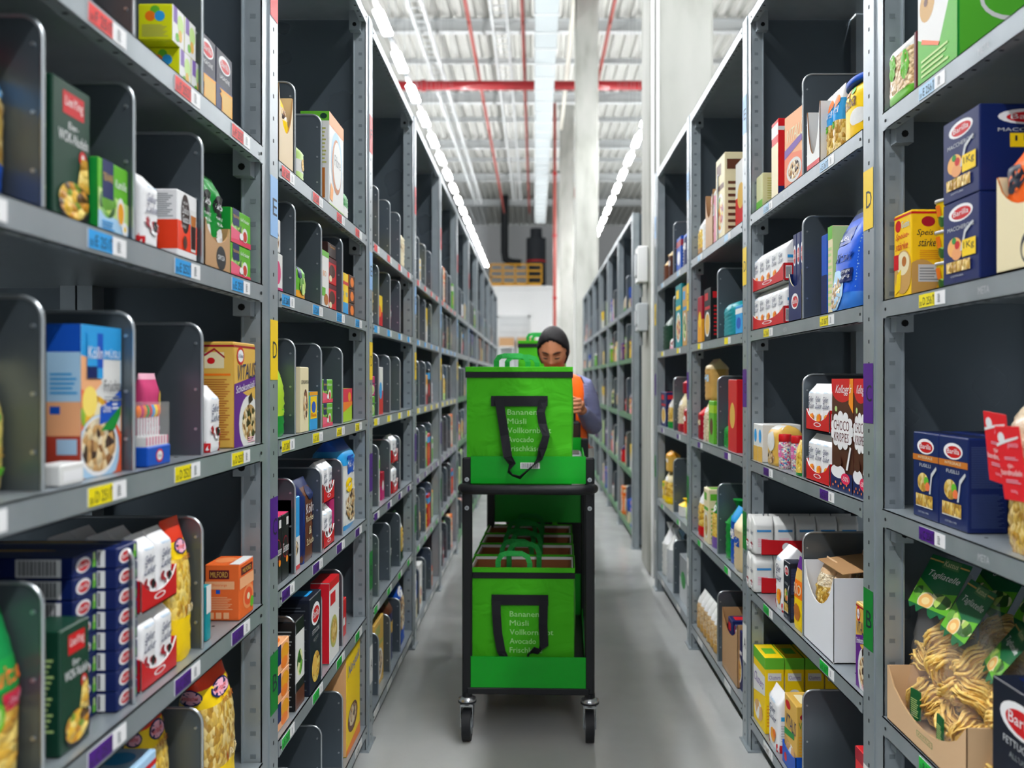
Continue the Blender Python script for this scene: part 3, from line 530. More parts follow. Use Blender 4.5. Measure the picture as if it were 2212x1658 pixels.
def tray(w, d, h, base='kraft', inner='kraft', dip=.5, logo=None, fullback=None):
    """open display carton with a curved dip in its front"""
    mb = MB(); t = .003; n = 10; fb = fullback or h
    mb.box(-w / 2, w / 2, 0, d, 0, t, inner)
    pr = [(-w / 2 + w * k / n, h * (1 - dip * sin(pi * k / n) ** .6)) for k in range(n + 1)]
    A = [(x, 0, 0) for x, z in pr] + [(x, 0, z) for x, z in pr]; Bq = [(x, t, 0) for x, z in pr] + [(x, t, z) for x, z in pr]
    m1 = n + 1; mb.add(A, [(k, k + 1, m1 + k + 1, m1 + k) for k in range(n)], base); mb.add(Bq, [(k + 1, k, m1 + k, m1 + k + 1) for k in range(n)], inner)
    mb.add([A[m1 + k] for k in range(m1)] + [Bq[m1 + k] for k in range(m1)], [(k, k + 1, m1 + k + 1, m1 + k) for k in range(n)], inner)
    for x0, x1 in ((-w / 2, -w / 2 + t), (w / 2 - t, w / 2)): mb.box(x0, x1, t, d, 0, h, base)
    mb.box(-w / 2, w / 2, d - t, d, 0, fb, base)
    if logo: draw(mb, face_fn('front', w, d, h), logo)
    return mb
def T_(**k): return lambda w, d, h: tray(w, d, h, **k)
REDTRAY = [('e', .5, .3, .16, .1, 'white'), ('e', .5, .3, .12, .07, 'red')]
def sugar_stack(sg, lvl, b, y0, npk, deep, tiers, ins, h, kind, desc, w=.0695, col='red'):
    """red display trays with paper sugar packets, tier on tier"""
    th = h; f = R if sg > 0 else L
    for t in range(tiers):
        tw = npk * w + .008; tn = '' if tiers == 1 else ('lower ' if t == 0 else 'upper ')
        tr = tray(tw, deep * .062 + .008, th * .42, col, 'offwhite', .55, REDTRAY)
        if True: draw(tr, face_fn('L' if sg < 0 else 'R', tw, deep * .062 + .008, th * .42), [('bar', .1, .15, .4, .85), ('e', .7, .5, .14, .2, 'white')])
        place(tr.mesh('display_tray'), sg, lvl, b, y0 + tw / 2, ins, tn + 'red display tray of sugar packets', 'display tray', 'display_tray', dz=t * th)
        for i in range(npk):
            for j in range(deep):
                key = ('sug', kind, j > 0)
                if key not in SM: SM[key] = SUG(kind)(w - .003, .058, th - .008).mesh('sugar_packet')
                place(SM[key], sg, lvl, b, y0 + .004 + w * (i + .5), ins + .004 + .062 * j, '%s%s white sugar packet%s' % (tn, ORD[i], ', %s row' % ORD[j] if deep > 1 else ''), 'sugar packet', 'sugar_packet', dz=t * th + .004, group=desc)
SM = {}
# ================================================== first bay, rack opposite the columns
L('F', 0, 1.20, 1.345, .02, C_('orange', front=[('r', .75, 0, 1, 1, 'navy'), ('e', .4, .5, .28, .3, 'peach')], sidebase='orange'), .17, .08, 'orange carton with blue edge', 'carton', 'carton')
for k, (y, z) in enumerate(((1.635, .067), (1.692, .067), (1.668, 0), (1.725, 0))):
    L('F', 0, y, y + .0545, .02, C_('lemon', **TEAL1), .066, .062, '%s lime green tea carton, %s one' % ('upper' if z else 'lower', 'rear' if k % 2 else 'near'), 'tea carton', 'tea_carton', dz=z, group='lime tea cartons')
for y, q in ((1.786, 'near'), (1.889, 'rear')): L('F', 0, y, y + .1, .03, LASAGNE, .152, .07, q + ' dark blue lasagne carton', 'pasta carton', 'pasta_carton', group='lasagne cartons')
L('F', 0, 2.03, 2.1, .03, C_('darknavy', front=[('r', .1, .3, .9, .6, 'navy')]), .022, .08, 'small flat dark packet', 'packet', 'flat_packet')
L('E', 0, 1.10, 1.183, .05, B_([(0, .24, 'blue'), (.24, .62, 'pasta'), (.62, .76, 'skyblue'), (.76, .86, 'pasta'), (.86, 1, 'E0405A')], top='seal', bulge=.25, wr=.07, n=2.6, front=[('l', .2, .64, .8, .74, 2, 'paleblue')]), .225, .07, 'clear pasta bag with bright blue bands', 'pasta bag', 'pasta_bag')
L('E', 0, 1.248, 1.354, .03, LIEN, .2, .06, 'dark green noodle carton, red label', 'noodle carton', 'noodle_carton')
L('E', 0, 1.358, 1.458, .02, KAMILLE, .112, .07, 'light green camomile tea carton', 'tea carton', 'tea_carton')
L('E', 0, 1.512, 1.58, .02, SUG(), .13, .06, 'single white sugar packet', 'sugar packet', 'sugar_packet')
L('E', 0, 1.66, 1.754, .02, DOLCE, .127, .07, 'white and red coffee capsule carton', 'coffee carton', 'coffee_carton')
for k in range(2): L('E', 0, 1.806 + .068 * k, 1.87 + .068 * k, .03, B_([(0, .35, 'kraft'), (.35, .62, 'green'), (.62, .76, 'green'), (.76, 1, 'green')], top='fold', n=3, wr=.08, front=[('e', .5, .68, .4, .12, 'black'), ('t', 'ORYZA', .2, .65, .8, .71, 'white'), ('t', 'NATUR', .25, .54, .75, .57, 'white'), ('t', 'REIS', .3, .48, .7, .51, 'white'), ('e', .5, .36, .26, .09, 'offwhite')]), .2, .055, '%s green rice bag' % ('near', 'rear')[k], 'rice bag', 'rice_bag', dz=.003, group='green rice bags')
L('E', 0, 1.80, 1.945, .02, T_(base='kraft', dip=.4, logo=[('e', .62, .3, .2, .25, 'black'), ('t', 'ORYZA', .48, .26, .76, .36, 'white')]), .1, .08, 'kraft display tray of rice bags', 'display tray', 'display_tray')
for k in range(2): L('E', 0, 1.95, 2.085, .02, KRAEUTER, .074, .07, '%s herbal tea carton' % ('lower', 'upper')[k], 'tea carton', 'tea_carton', dz=.0755 * k, group='stacked herbal tea cartons')
L('D', 0, 1.10, 1.182, .05, B_([(0, .12, 'millet'), (.12, .66, 'F0DC78'), (.66, 1, 'millet')], top='seal', wr=.05, bulge=.25, n=2.6, front=[('p', [(.0, .5), (.45, .66), (0, .66)], 'crimson'), ('t', 'Hirse', .35, .38, .75, .45, 'olive'), ('l', .35, .28, .8, .36, 3, 'gold'), ('e', .62, .58, .08, .03, 'green'), ('r', .35, .14, .8, .2, 'leafgreen')]), .17, .07, 'yellow label millet bag', 'millet bag', 'millet_bag')
L('D', 0, 1.326, 1.455, .03, KOELLN, .228, .05, 'blue and orange fruit muesli carton', 'cereal carton', 'cereal_carton')
L('D', 0, 1.235, 1.3, .012, C_('offwhite', front=[('r', .1, .2, .9, .7, 'white')]), .03, .035, 'small white carton', 'carton', 'small_carton')
L('D', 0, 1.245, 1.3, .07, B_([(0, .4, 'brown'), (.4, .55, 'F07848'), (.55, 1, 'choco')], top='round'), .1, .05, 'small brown jar', 'jar', 'spice_jar')
L('D', 0, 1.62, 1.69, .06, B_([(0, .93, 'D04478'), (.93, 1, 'palepink')], top='fold', wr=.03, front=[('t', 'Zucker-', .1, .42, .7, .48, 'white'), ('t', 'herzen', .1, .34, .8, .41, 'white'), ('e', .8, .7, .1, .1, 'gold')]), .158, .03, 'pink sugar hearts bag', 'candy bag', 'candy_bag')
# candle picks in their blue tray
r_ = obj('candle_pack', None)
q = carton(.094, .05, .034, 'blue', front=[('e', .5, .5, .16, .34, 'red'), ('e', .5, .5, .12, .24, 'white'), ('t', 'Oetker', .4, .42, .6, .58, 'navy')]); q.build('base_tray', r_)
q = MB(); q.box(-.044, .044, .004, .046, .034, .05, 'offwhite'); [q.box(-.044 + .012 * k, -.04 + .012 * k, .0035, .004, .036, .05, 'D04478') for k in range(8)]; q.build('paper_band', r_)
for k, c in enumerate(('orange', 'magenta', 'F08028', 'green', 'red', 'skyblue', 'yellow', 'orange')):
    q = MB(); x = -.038 + .011 * k; q.cyl((x, .02, .045), .0016, .042, 'white', 6)
    q.loft([[(x + r * cos(2 * pi * j / 10), .02 + .5 * r * sin(2 * pi * j / 10), .082 + z) for j in range(10)] for r, z in ((.003, 0), (.0085, .006), (.009, .014), (.004, .021))], c); q.build('candle', r_)
q = MB(); FILM = M('FFFFFF', .1, alpha=.12, name='clear film'); q.box(-.046, .046, .002, .048, .034, .108, FILM); q.build('clear_cover', r_)
place(r_, -1, 'D', 0, 1.556, .01, 'colourful candle pack on blue base', 'candles', 'candle_pack')
L('D', 0, 1.77, 1.86, .14, B_([(0, 1, 'offwhite')], top='fold', n=4), .25, .12, 'tall white flour bag behind divider', 'flour bag', 'flour_bag')
L('D', 0, 1.818, 1.888, .02, SUG(), .135, .06, 'single white sugar packet', 'sugar packet', 'sugar_packet')
L('D', 0, 1.94, 2.085, .01, VITALIS, .228, .07, 'gold and purple chocolate muesli carton', 'cereal carton', 'cereal_carton')
L('C', 0, 1.10, 1.183, .03, B_([(0, .42, 'noodles'), (.42, .5, 'noodles'), (.5, .58, 'green'), (.58, .74, '18A048'), (.74, 1, '14904A')], top='seal', bulge=.25, wr=.06, n=2.6, front=[('t', 'Buitoni', .1, .6, .95, .71, 'F07030', .1), ('r', .4, .46, 1, .56, 'C02040'), ('t', 'Spätzle', .5, .48, .92, .54, 'palepink'), ('e', .22, .45, .2, .09, 'leafgreen'), ('e', .22, .45, .14, .06, 'palegreen')]), .228, .07, 'green and orange noodle bag', 'noodle bag', 'noodle_bag')
L('C', 0, 1.249, 1.332, .02, LIEN, .175, .06, 'dark green noodle carton, red label', 'noodle carton', 'noodle_carton')
SPAG = carton(.0735, .27, .0318, 'navy', front=oval(.38, .5, .3, .36, 'Barilla') + [('r', .76, .2, .9, .6, 'leafgreen'), ('r', .79, .55, .87, .9, 'palegreen'), ('t', 'SPAGHETTI', .1, .06, .6, .16, '5A6AA0')], side=[('bar', .68, .08, .93, .92), ('l', .1, .3, .6, .7, 2, '2A3A70')], top=[('r', .2, .2, .6, .8, '14286A'), ('e', .75, .5, .1, .3, 'gold')]).mesh('spaghetti_carton')
for c in range(2):
    for k in range(8): place(SPAG, -1, 'C', 0, 1.382 + .0745 * c, .05 if c == 0 else .02, 'navy spaghetti carton, %s up in %s stack' % (ORD[k], ('near', 'rear')[c]), 'spaghetti carton', 'spaghetti_carton', dz=.0322 * k, group='spaghetti cartons stacked end on')
sugar_stack(-1, 'C', 0, 1.508, 2, 3, 2, .02, .131, 'berry', 'sugar packets in the red trays')
L('C', 0, 1.663, 1.745, .02, bern(), .262, .07, 'yellow and red pasta bag', 'pasta bag', 'pasta_bag')
L('C', 0, 1.805, 1.83, .02, C_('teal', front=[('r', 0, .5, 1, 1, 'offwhite')]), .11, .06, 'slim white and teal carton', 'carton', 'carton')
L('C', 0, 1.962, 2.058, .005, MILFORD, .122, .075, 'orange blood orange tea carton', 'tea carton', 'tea_carton')
L('B', 0, 1.33, 1.43, .05, B_([(0, 1, 'red')], top='round', wr=.08), .235, .08, 'plain red bag', 'bag', 'food_bag')
L('B', 0, 1.5, 1.59, .03, C_('paleblue', front=[('r', 0, .9, 1, .94, 'red'), ('e', .5, .75, .3, .1, 'yellow')], side=[('r', 0, .9, 1, .94, 'red')], top=[('e', .5, .5, .3, .3, 'skyblue')]), .246, .09, 'pale blue carton with yellow sign', 'carton', 'carton')
L('B', 0, 1.645, 1.745, .06, bern(), .3, .07, 'yellow pasta bag behind divider', 'pasta bag', 'pasta_bag')
L('B', 0, 1.83, 1.985, .01, bern('pasta'), .31, .1, 'large yellow and red pasta bag', 'pasta bag', 'pasta_bag')
# ================================================== second bay
for k in range(2): L('F', 1, 2.285 + .055 * k, 2.338 + .055 * k, .012, B_([(0, .35, 'orange'), (.35, .62, 'yellow'), (.62, .8, 'muesli'), (.8, 1, 'yellow')], top='seal', wr=.09, n=2.6), .2, .06, '%s yellow and orange pasta bag' % ('near', 'rear')[k], 'pasta bag', 'pasta_bag', dz=.003)
L('F', 1, 2.275, 2.405, .008, T_(base='beige', dip=.55), .2, .09, 'torn cardboard display tray', 'display tray', 'display_tray')
L('F', 1, 2.51, 2.58, .02, B_([(0, .3, 'palegreen'), (.3, .6, 'offwhite'), (.6, 1, 'palegreen')], top='fold', wr=.05, front=[('e', .6, .5, .2, .15, 'gold')]), .115, .05, 'small pale green bag', 'food bag', 'food_bag')
L('F', 1, 2.83, 3.04, .008, C_('offwhite', front=[('r', 0, .86, 1, 1, 'F09048'), ('e', .5, .52, .38, .34, 'paleblue'), ('e', .5, .48, .33, .3, 'caramel'), ('e', .54, .5, .28, .26, 'offwhite'), ('t', 'Fibre', .34, .48, .76, .6, 'grey'), ('p', [(.02, .08), (.2, .06), (.26, .2), (.1, .26)], 'F0A050'), ('r', 0, 0, 1, .03, 'palegreen')], side=[('r', 0, .9, 1, 1, 'leafgreen'), ('e', .8, .95, .12, .03, 'darkgreen'), ('l', .55, .45, .9, .85, 10, 'olive'), ('r', .6, .08, .85, .4, 'caramel')], top=[('r', 0, 0, 1, 1, 'leafgreen')]), .293, .09, 'large white cereal carton, blue ring', 'cereal carton', 'cereal_carton')
L('F', 1, 3.12, 3.25, .03, B_([(0, .5, 'offwhite'), (.5, 1, 'green')], top='round', wr=.08), .12, .06, 'green and white bag', 'food bag', 'food_bag')
L('E', 1, 2.262, 2.35, .02, C_('offwhite', front=[('e', .5, .5, .3, .3, 'D04478'), ('r', 0, 0, 1, .12, 'magenta')], sidebase='offwhite'), .1, .06, 'pink and white carton', 'carton', 'carton')
L('E', 1, 2.262, 2.33, .02, C_('offwhite', front=[('e', .5, .35, .3, .3, 'muesli')]), .085, .06, 'white carton stacked on top', 'carton', 'carton', dz=.101)
L('E', 1, 2.48, 2.6, .02, B_([(0, .25, 'amber'), (.25, 1, 'leafgreen')], top='round', wr=.04, n=4, front=[('r', .2, .6, .5, 1, 'navy'), ('e', .6, .4, .3, .25, 'greens')]), .1, .06, 'rounded green tea pack', 'tea pack', 'tea_pack')
L('E', 1, 2.76, 2.855, .015, C_('offwhite', front=[('r', 0, .9, 1, 1, 'leafgreen'), ('t', 'BIO', .15, .55, .6, .65, 'peach'), ('r', 0, .2, .5, .35, 'leafgreen'), ('e', .6, .15, .3, .1, 'caramel')]), .175, .05, 'white and green carton', 'carton', 'carton')
for k in range(2): L('E', 1, 2.862, 2.985, .02, C_('red', front=[('r', 0, .82, 1, 1, 'darkred'), ('e', .5, .5, .35, .25, 'choco'), ('e', .3, .2, .16, .12, 'cream')], sidebase='crimson'), .083, .06, '%s red chocolate carton' % ('lower', 'upper')[k], 'carton', 'carton', dz=.084 * k)
L('E', 1, 2.865, 2.98, .02, C_('darkbrown', front=[('t', 'Cacao', .2, .7, .8, .85, 'amber')]), .045, .06, 'dark brown cocoa carton on top', 'carton', 'carton', dz=.169)
for k in range(2): L('E', 1, 3.06 + .058 * k, 3.116 + .058 * k, .02, C_('yellow', front=[('r', 0, .72, 1, .8, 'red'), ('r', 0, 0, 1, .3, 'skyblue'), ('t', 'MIX', .2, .45, .8, .55, 'skyblue')]), .145, .06, '%s yellow and blue packet' % ('near', 'rear')[k], 'packet', 'packet')
for k in range(3): L('E', 1, 3.19, 3.29, .02, C_('choco', front=[('e', .5, .5, .3, .35, 'F08028')], sidebase='caramel'), .049, .06, '%s brown carton of the pile' % ('lowest', 'middle', 'upper')[k], 'carton', 'carton', dz=.05 * k)
L('D', 1, 2.27, 2.405, .02, B_([(0, .26, 'green'), (.26, .9, 'lime'), (.9, 1, 'navy')], top='seal', wr=.08, n=2.6, front=[('l', .1, .3, .8, .42, 4, 'leafgreen'), ('r', .3, .75, .5, .9, 'navy')]), .205, .08, 'lime and green bag', 'food bag', 'food_bag')
L('D', 1, 2.49, 2.58, .01, C_('cream', front=[('t', 'LEINSAMEN', .08, .74, .95, .8, 'ink'), ('e', .6, .42, .26, .24, 'muesli')], sidebase='cream'), .182, .04, 'narrow beige linseed carton', 'carton', 'carton')
L('D', 1, 2.59, 2.685, .01, C_('skyblue', front=[('r', 0, .9, 1, 1, 'amber'), ('r', .1, .3, .9, .88, 'yellow'), ('e', .5, .6, .25, .15, 'blue'), ('t', 'Reis', .2, .35, .8, .45, 'red')], sidebase='leafgreen'), .112, .04, 'small blue and yellow carton', 'carton', 'carton')
for k in range(2): L('D', 1, 2.79, 2.93, .02, KRAEUTER, .073, .06, '%s herbal tea carton' % ('lower', 'upper')[k], 'tea carton', 'tea_carton', dz=.0745 * k)
L('D', 1, 3.09, 3.24, .02, C_('lime', front=[('r', 0, .55, 1, 1, 'D8204A'), ('e', .7, .75, .16, .14, 'amber'), ('p', [(0, .3), (1, .5), (1, .6), (0, .6)], 'F08028')], sidebase='C8204A'), .116, .06, 'red and lime tea carton', 'tea carton', 'tea_carton')
for k in range(2): L('C', 1, 2.275 + .068 * k, 2.341 + .068 * k, .02, C_('black', front=[('e', .5, .5, .36, .17, 'crimson'), ('e', .5, .5, .33, .15, 'black'), ('t', 'Senseo', .1, .42, .92, .56, 'white', .1), ('e', .7, .3, .14, .05, 'F09020'), ('r', .6, .82, .9, .94, 'offwhite')], sidebase='black', top=[('r', 0, 0, 1, 1, 'F04878')]), .172, .07, '%s black coffee pad carton, pink lid' % ('near', 'rear')[k], 'coffee carton', 'coffee_carton')
L('C', 1, 2.44, 2.52, .02, C_('skyblue', front=[('r', 0, 0, 1, .45, 'offwhite'), ('e', .5, .3, .3, .1, 'muesli'), ('r', 0, 0, 1, .06, 'red')]), .2, .05, 'light blue and white carton', 'carton', 'carton')
L('C', 1, 2.545, 2.69, .02, B_([(0, .9, 'brown'), (.9, 1, 'navy')], top='fold', n=5, wr=.02, front=[('r', 0, 0, .22, .95, 'navy'), ('e', .65, .82, .26, .08, 'navy'), ('t', 'Kölln', .28, .58, .9, .7, 'white'), ('t', 'flocken', .28, .48, .92, .56, 'cream'), ('t', '&', .48, .32, .68, .42, 'cream'), ('t', 'Schoko', .3, .2, .9, .28, 'cream')], side=[('r', 0, 0, 1, .9, 'blue')]), .237, .07, 'blue and brown oat flake bag', 'cereal bag', 'cereal_bag')
sugar_stack(-1, 'C', 1, 2.785, 2, 1, 2, .015, .14, 'berry', 'sugar packets, second bay')
L('C', 1, 2.935, 3.0, .03, C_('magenta', front=[('r', 0, .85, 1, 1, 'navy')]), .17, .06, 'purple pink carton', 'carton', 'carton')
L('C', 1, 3.09, 3.33, .02, B_([(0, .05, 'skyblue'), (.05, .7, 'offwhite'), (.7, .86, 'skyblue'), (.86, 1, 'blue')], top='fold', n=4, wr=.06, front=[('r', .3, .6, .75, .8, 'blue'), ('t', 'Kölln', .35, .67, .7, .74, 'white'), ('e', .6, .25, .4, .17, 'muesli'), ('e', .4, .48, .2, .08, 'yellow')], side=[('p', [(0, .05), (1, .05), (1, .4), (0, .5)], 'cream')]), .32, .12, 'big blue and white muesli bag', 'cereal bag', 'cereal_bag')
for k in range(3): L('B', 1, 2.275, 2.395, .015, C_('peach', front=[('r', .1, .3, .35, 1, 'navy'), ('e', .65, .6, .3, .3, 'amber'), ('e', .6, .25, .25, .2, 'F08028')], sidebase='tan', top=[('e', .5, .5, .35, .35, 'orange')]), .072, .07, '%s peach coloured tea carton' % ('lowest', 'middle', 'upper')[k], 'tea carton', 'tea_carton', dz=.0725 * k)
L('B', 1, 2.435, 2.53, .01, C_('black', front=[('r', 0, .3, 1, .85, 'offwhite'), ('e', .5, .5, .3, .15, 'greens'), ('r', 0, 0, 1, .2, 'brown')], side=[('l', .15, .05, .85, .92, 24, 'grey')]), .24, .06, 'black carton with printed lines', 'carton', 'carton')
L('B', 1, 2.552, 2.69, .0, BLACKB, .272, .09, 'tall black egg pasta carton', 'pasta carton', 'pasta_carton')
L('B', 1, 2.84, 2.98, .01, C_('offwhite', front=[('r', 0, .9, 1, 1, 'red'), ('r', .1, .7, .6, .85, 'red'), ('e', .45, .35, .36, .2, 'olive'), ('e', .45, .35, .3, .15, 'pasta')], sidebase='D81C2C', top=[('r', 0, 0, 1, 1, 'red')]), .255, .06, 'red and white carton', 'carton', 'carton')
L('B', 1, 3.09, 3.19, .03, C_('red', front=[('r', .2, .3, .8, .5, 'offwhite')]), .13, .06, 'small red carton', 'carton', 'carton')
L('A', 1, 3.12, 3.36, .015, C_('yellow', front=[('t', 'Nesquik', .1, .72, .9, .86, 'blue', .1, .06), ('e', .45, .3, .35, .14, 'brown'), ('e', .45, .32, .28, .1, 'muesli'), ('p', [(0, 0), (1, 0), (1, .12), (0, .06)], 'F08028')], sidebase='F0B880'), .35, .08, 'tall yellow cereal carton', 'cereal carton', 'cereal_carton')
L('A', 1, 2.3, 2.4, .06, C_('magenta', front=[('r', 0, .5, 1, 1, 'offwhite')]), .2, .1, 'pink and white carton', 'carton', 'carton')
# ================================================== first bay, rack before the column
R('E', 0, 1.965, 2.1, .005, B_([(0, .16, 'leafgreen'), (.16, .72, 'bread'), (.72, 1, 'offwhite')], top='fold', n=5, wr=.06, front=[('e', .75, .5, .15, .22, 'leafgreen'), ('e', .25, .58, .14, .2, 'leafgreen')]), .15, .07, 'clear crispbread pack with green leaves', 'crispbread', 'crispbread_pack')
R('E', 0, 1.95, 1.963, .01, C_('darkred'), .13, .07, 'thin dark red carton', 'carton', 'carton')
R('E', 0, 1.765, 1.945, .012, NESTLE, .3, .19, 'large green cereal carton', 'cereal carton', 'cereal_carton')
R('D', 0, 2.0, 2.095, .02, SPEISE, .19, .075, 'yellow corn starch carton', 'starch carton', 'starch_carton')
for k in range(3):
    r_ = obj('noodle_cup', None); q = MB(); lathe(q, [(.026, 0), (.036, .058)], 'yellow', 24)
    draw(q, lambda u, v, e: ((.026 + .01 * v + e + .0008) * sin((u - .5) * 2.6), -(.026 + .01 * v + e + .0008) * cos((u - .5) * 2.6), .058 * v), [('r', .1, .5, .6, .9, 'orange'), ('e', .6, .3, .2, .2, 'greens')], True); q.build('cup', r_)
    q = MB(); lathe(q, [(.036, .058), (.039, .06), (.039, .064), (.03, .066)], 'offwhite', 24); q.build('lid', r_)
    place(r_, 1, 'D', 0, 1.935, .085, '%s yellow noodle cup of the stack' % ('lower', 'middle', 'upper')[k], 'noodle cup', 'noodle_cup', dz=.0665 * k)
for k in range(2): R('D', 0, 1.662, 1.81, .005, MACCH, .16, .185, '%s large navy maccheroni carton' % ('lower', 'upper')[k], 'pasta carton', 'pasta_carton', dz=.1605 * k)
r_ = obj('display_tray', None); tray(.17, .2, .17, 'cream', 'caramel', .35, [('e', .6, .2, .14, .16, 'ink'), ('e', .58, .18, .09, .1, 'cream')]).build('tray', r_)
q = MB(); draw(q, face_fn('R', .171, .2, .17), [('e', .45, .35, .14, .2, 'ink'), ('e', .4, .3, .08, .12, 'cream'), ('t', 'NATUR', .3, .08, .6, .13, 'caramel')]); q.build('printed_mark', r_)
place(r_, 1, 'D', 0, 1.515, .005, 'cream cardboard display tray', 'display tray', 'display_tray')
for k in range(2): R('D', 0, 1.448 + .074 * k, 1.518 + .074 * k, .012, B_([(0, .5, 'cream'), (.5, 1, 'F06820')], top='fold', wr=.08, front=[('e', .5, .72, .4, .12, 'ink')], side=[('e', .5, .72, .4, .12, 'ink'), ('l', .25, .69, .75, .76, 2, 'grey')]), .215, .08, '%s bright orange snack bag' % ('near', 'far')[k], 'snack bag', 'snack_bag', dz=.004)
for k, (y, i) in enumerate(((1.892, .032), (1.763, .032), (1.892, .115), (1.763, .115))): R('C', 0, y, y + .126, i, barilla(title='FUSILLI', band='C07028'), .185, .078, '%s navy wholegrain pasta carton' % ('far front', 'near front', 'far rear', 'near rear')[k], 'pasta carton', 'pasta_carton', group='wholegrain pasta cartons')
r_ = obj('pasta_bag', None)
bag(.19, .12, .27, [(0, .62, 'pasta'), (.62, 1, 'rice')], top='round', wr=.08, n=2.6).build('bag_body', r_)
for k, (x, y, z) in enumerate(((-.045, -.016, .118), (.035, -.03, .098))):
    q = carton(.078, .001, .125, 'E82430', front=[('e', .22, .84, .14, .08, 'white'), ('p', [(.0, .72), (.4, .78), (.9, .84), (.92, .87), (.4, .82), (.0, .76)], 'white'), ('t', 'pasta', .45, .7, .85, .78, 'palepink', .1), ('l', .25, .55, .8, .6, 2, 'palepink'), ('t', 'tür-', .35, .44, .6, .5, 'white'), ('t', 'bandnudeln', .06, .34, .9, .42, 'white'), ('l', .2, .24, .8, .3, 2, 'palepink'), ('t', '500g', .35, .1, .62, .15, 'palepink')]); o = q.build('card_tag', r_, loc=(x, y, z)); o.rotation_euler = (.12, .06 - .1 * k, 0)
q = MB(); q.tube([(0, .02, .262), (.0, .03, .275), (.02, .05, .268)], .006, 'crimson', 8); q.build('ribbon', r_)
place(r_, 1, 'C', 0, 1.54, .02, 'clear pasta bag with two red cards', 'pasta bag', 'pasta_bag')
# ---- tagliatelle bags in the kraft tray
NOOD = nodes_mat('tagliatelle', lambda m, nt, b: (nt.links.new(_ramp(nt, (lambda n, v: (nt.links.new(v, n.inputs['Vector']), n.outputs[0])[1])(nt.nodes.new('ShaderNodeTexNoise'), _coords(nt, 30)), [(.3, 'F0BC50'), (.7, 'FCDC84')]), b.inputs['Base Color']), setattr(b.inputs['Roughness'], 'default_value', .5)))
def nest_mesh(R0, seed, strands=34):
    rn = random.Random(seed); mb = MB()
    for s in range(strands):
        tilt = rn.uniform(-.5, .5); tz = rn.uniform(-.45, .45) * R0 * 1.1; r = R0 * rn.uniform(.35, 1) * sqrt(max(.2, 1 - (tz / R0 / 1.1) ** 2)); a0 = rn.uniform(0, 6.28); span = rn.uniform(3.5, 6.6); P_ = []; px = rn.uniform(0, 6)
        for k in range(19):
            a = a0 + span * k / 18; rr = r * (1 + .1 * sin(3 * a + px)); P_.append((rr * cos(a), rr * sin(a) * .85, tz + tilt * rr * cos(a + px) * .5 + .004 * sin(5 * a)))
        mb.tube(P_, .0042, NOOD, 5, flat=.35)
    lathe(mb, [(R0 * .2, -R0 * .42), (R0 * .62, -R0 * .3), (R0 * .7, 0), (R0 * .6, R0 * .3), (R0 * .2, R0 * .42)], M('DCA848', .7), 14)
    return mb.mesh('pasta_nest')
NEST = [nest_mesh(.055, k + 3, 44) for k in range(3)]
FILM2 = nodes_mat('glossy clear film', lambda m, nt, b: (setattr(b.inputs['Base Color'], 'default_value', (1, 1, 1, 1)), setattr(b.inputs['Alpha'], 'default_value', .10), setattr(b.inputs['Roughness'], 'default_value', .08), setattr(b.inputs['Coat Weight'], 'default_value', 1)))
def taglia_bag(w, d, h, seed, lean):
    r = obj('tagliatelle_bag', None); rn = random.Random(seed)
    q = bag(w, d, h, [(0, 1, FILM2)], top='seal', wr=.12, n=2.8, seed=seed, lean=lean); q.build('clear_bag', r)
    for k, (u, v) in enumerate(((-.25, .14), (.24, .16), (-.22, .36), (.25, .4), (.02, .56))):
        o = obj('pasta_nest', NEST[k % 3], r, loc=(w * u, d / 2 + lean * v, h * v)); o.rotation_euler = (rn.uniform(-1.2, -.2), rn.uniform(-.6, .6), rn.uniform(0, 3)); o.scale = (1, 1, .95)
    hw, hh = w * .98, h * .3; fn = lambda u, v, e: (-hw / 2 + hw * u + .01, d * .30 + lean + .012 * v - .05 * (1 - v) - e, h * .76 + hh * v)
    q = MB(); n = 10; t = .0012
    lo = [0, -.10, -.02, -.14, -.03, .0, -.12, -.16, -.04, -.1, .02]
    fr = [fn(k / n, lo[k], 0) for k in range(n + 1)] + [fn(k / n, 1, 0) for k in range(n + 1)]; bk = [(x, y + t, z) for x, y, z in fr]
    q.add(fr, [(k, k + 1, n + 2 + k, n + 1 + k) for k in range(n)], '14643A'); q.add(bk, [(k + 1, k, n + 1 + k, n + 2 + k) for k in range(n)], '14643A')
    draw(q, fn, [('p', [(0, 0), (1, 0), (1, .42), (.5, .3), (0, .5)], 'leafgreen'), ('e', .7, .2, .3, .14, 'greens'), ('e', .2, .25, .2, .12, 'greens'), ('e', .4, .12, .2, .17, 'cream'), ('e', .4, .12, .17, .14, 'F0B868'), ('e', .4, .12, .1, .07, 'F6DC9A'), ('r', 0, .9, 1, .93, 'tan'), ('r', .36, .82, .78, .99, '4A7A4A'), ('t', 'Kattus', .4, .86, .74, .96, 'cream'), ('t', 'Tagliatelle', .1, .56, .9, .72, 'white', .08)]); q.build('header_card', r)
    q = MB(); f2 = lambda u, v, e: (-.02 + .04 * u, -.006 - e + lean * .2, h * (.04 + .2 * v)); draw(q, f2, [('p', [(0, 0), (.8, 0), (1, .5), (.9, 1), (.1, .95), (-.1, .5)], '14643A'), ('l', .1, .1, .85, .7, 9, 'palegreen')]); q.box(-.018, .018, -.006 + lean * .2 + .0002, -.004 + lean * .2 + .002, h * .05, h * .23, '14643A'); q.build('paper_label', r)
    return r
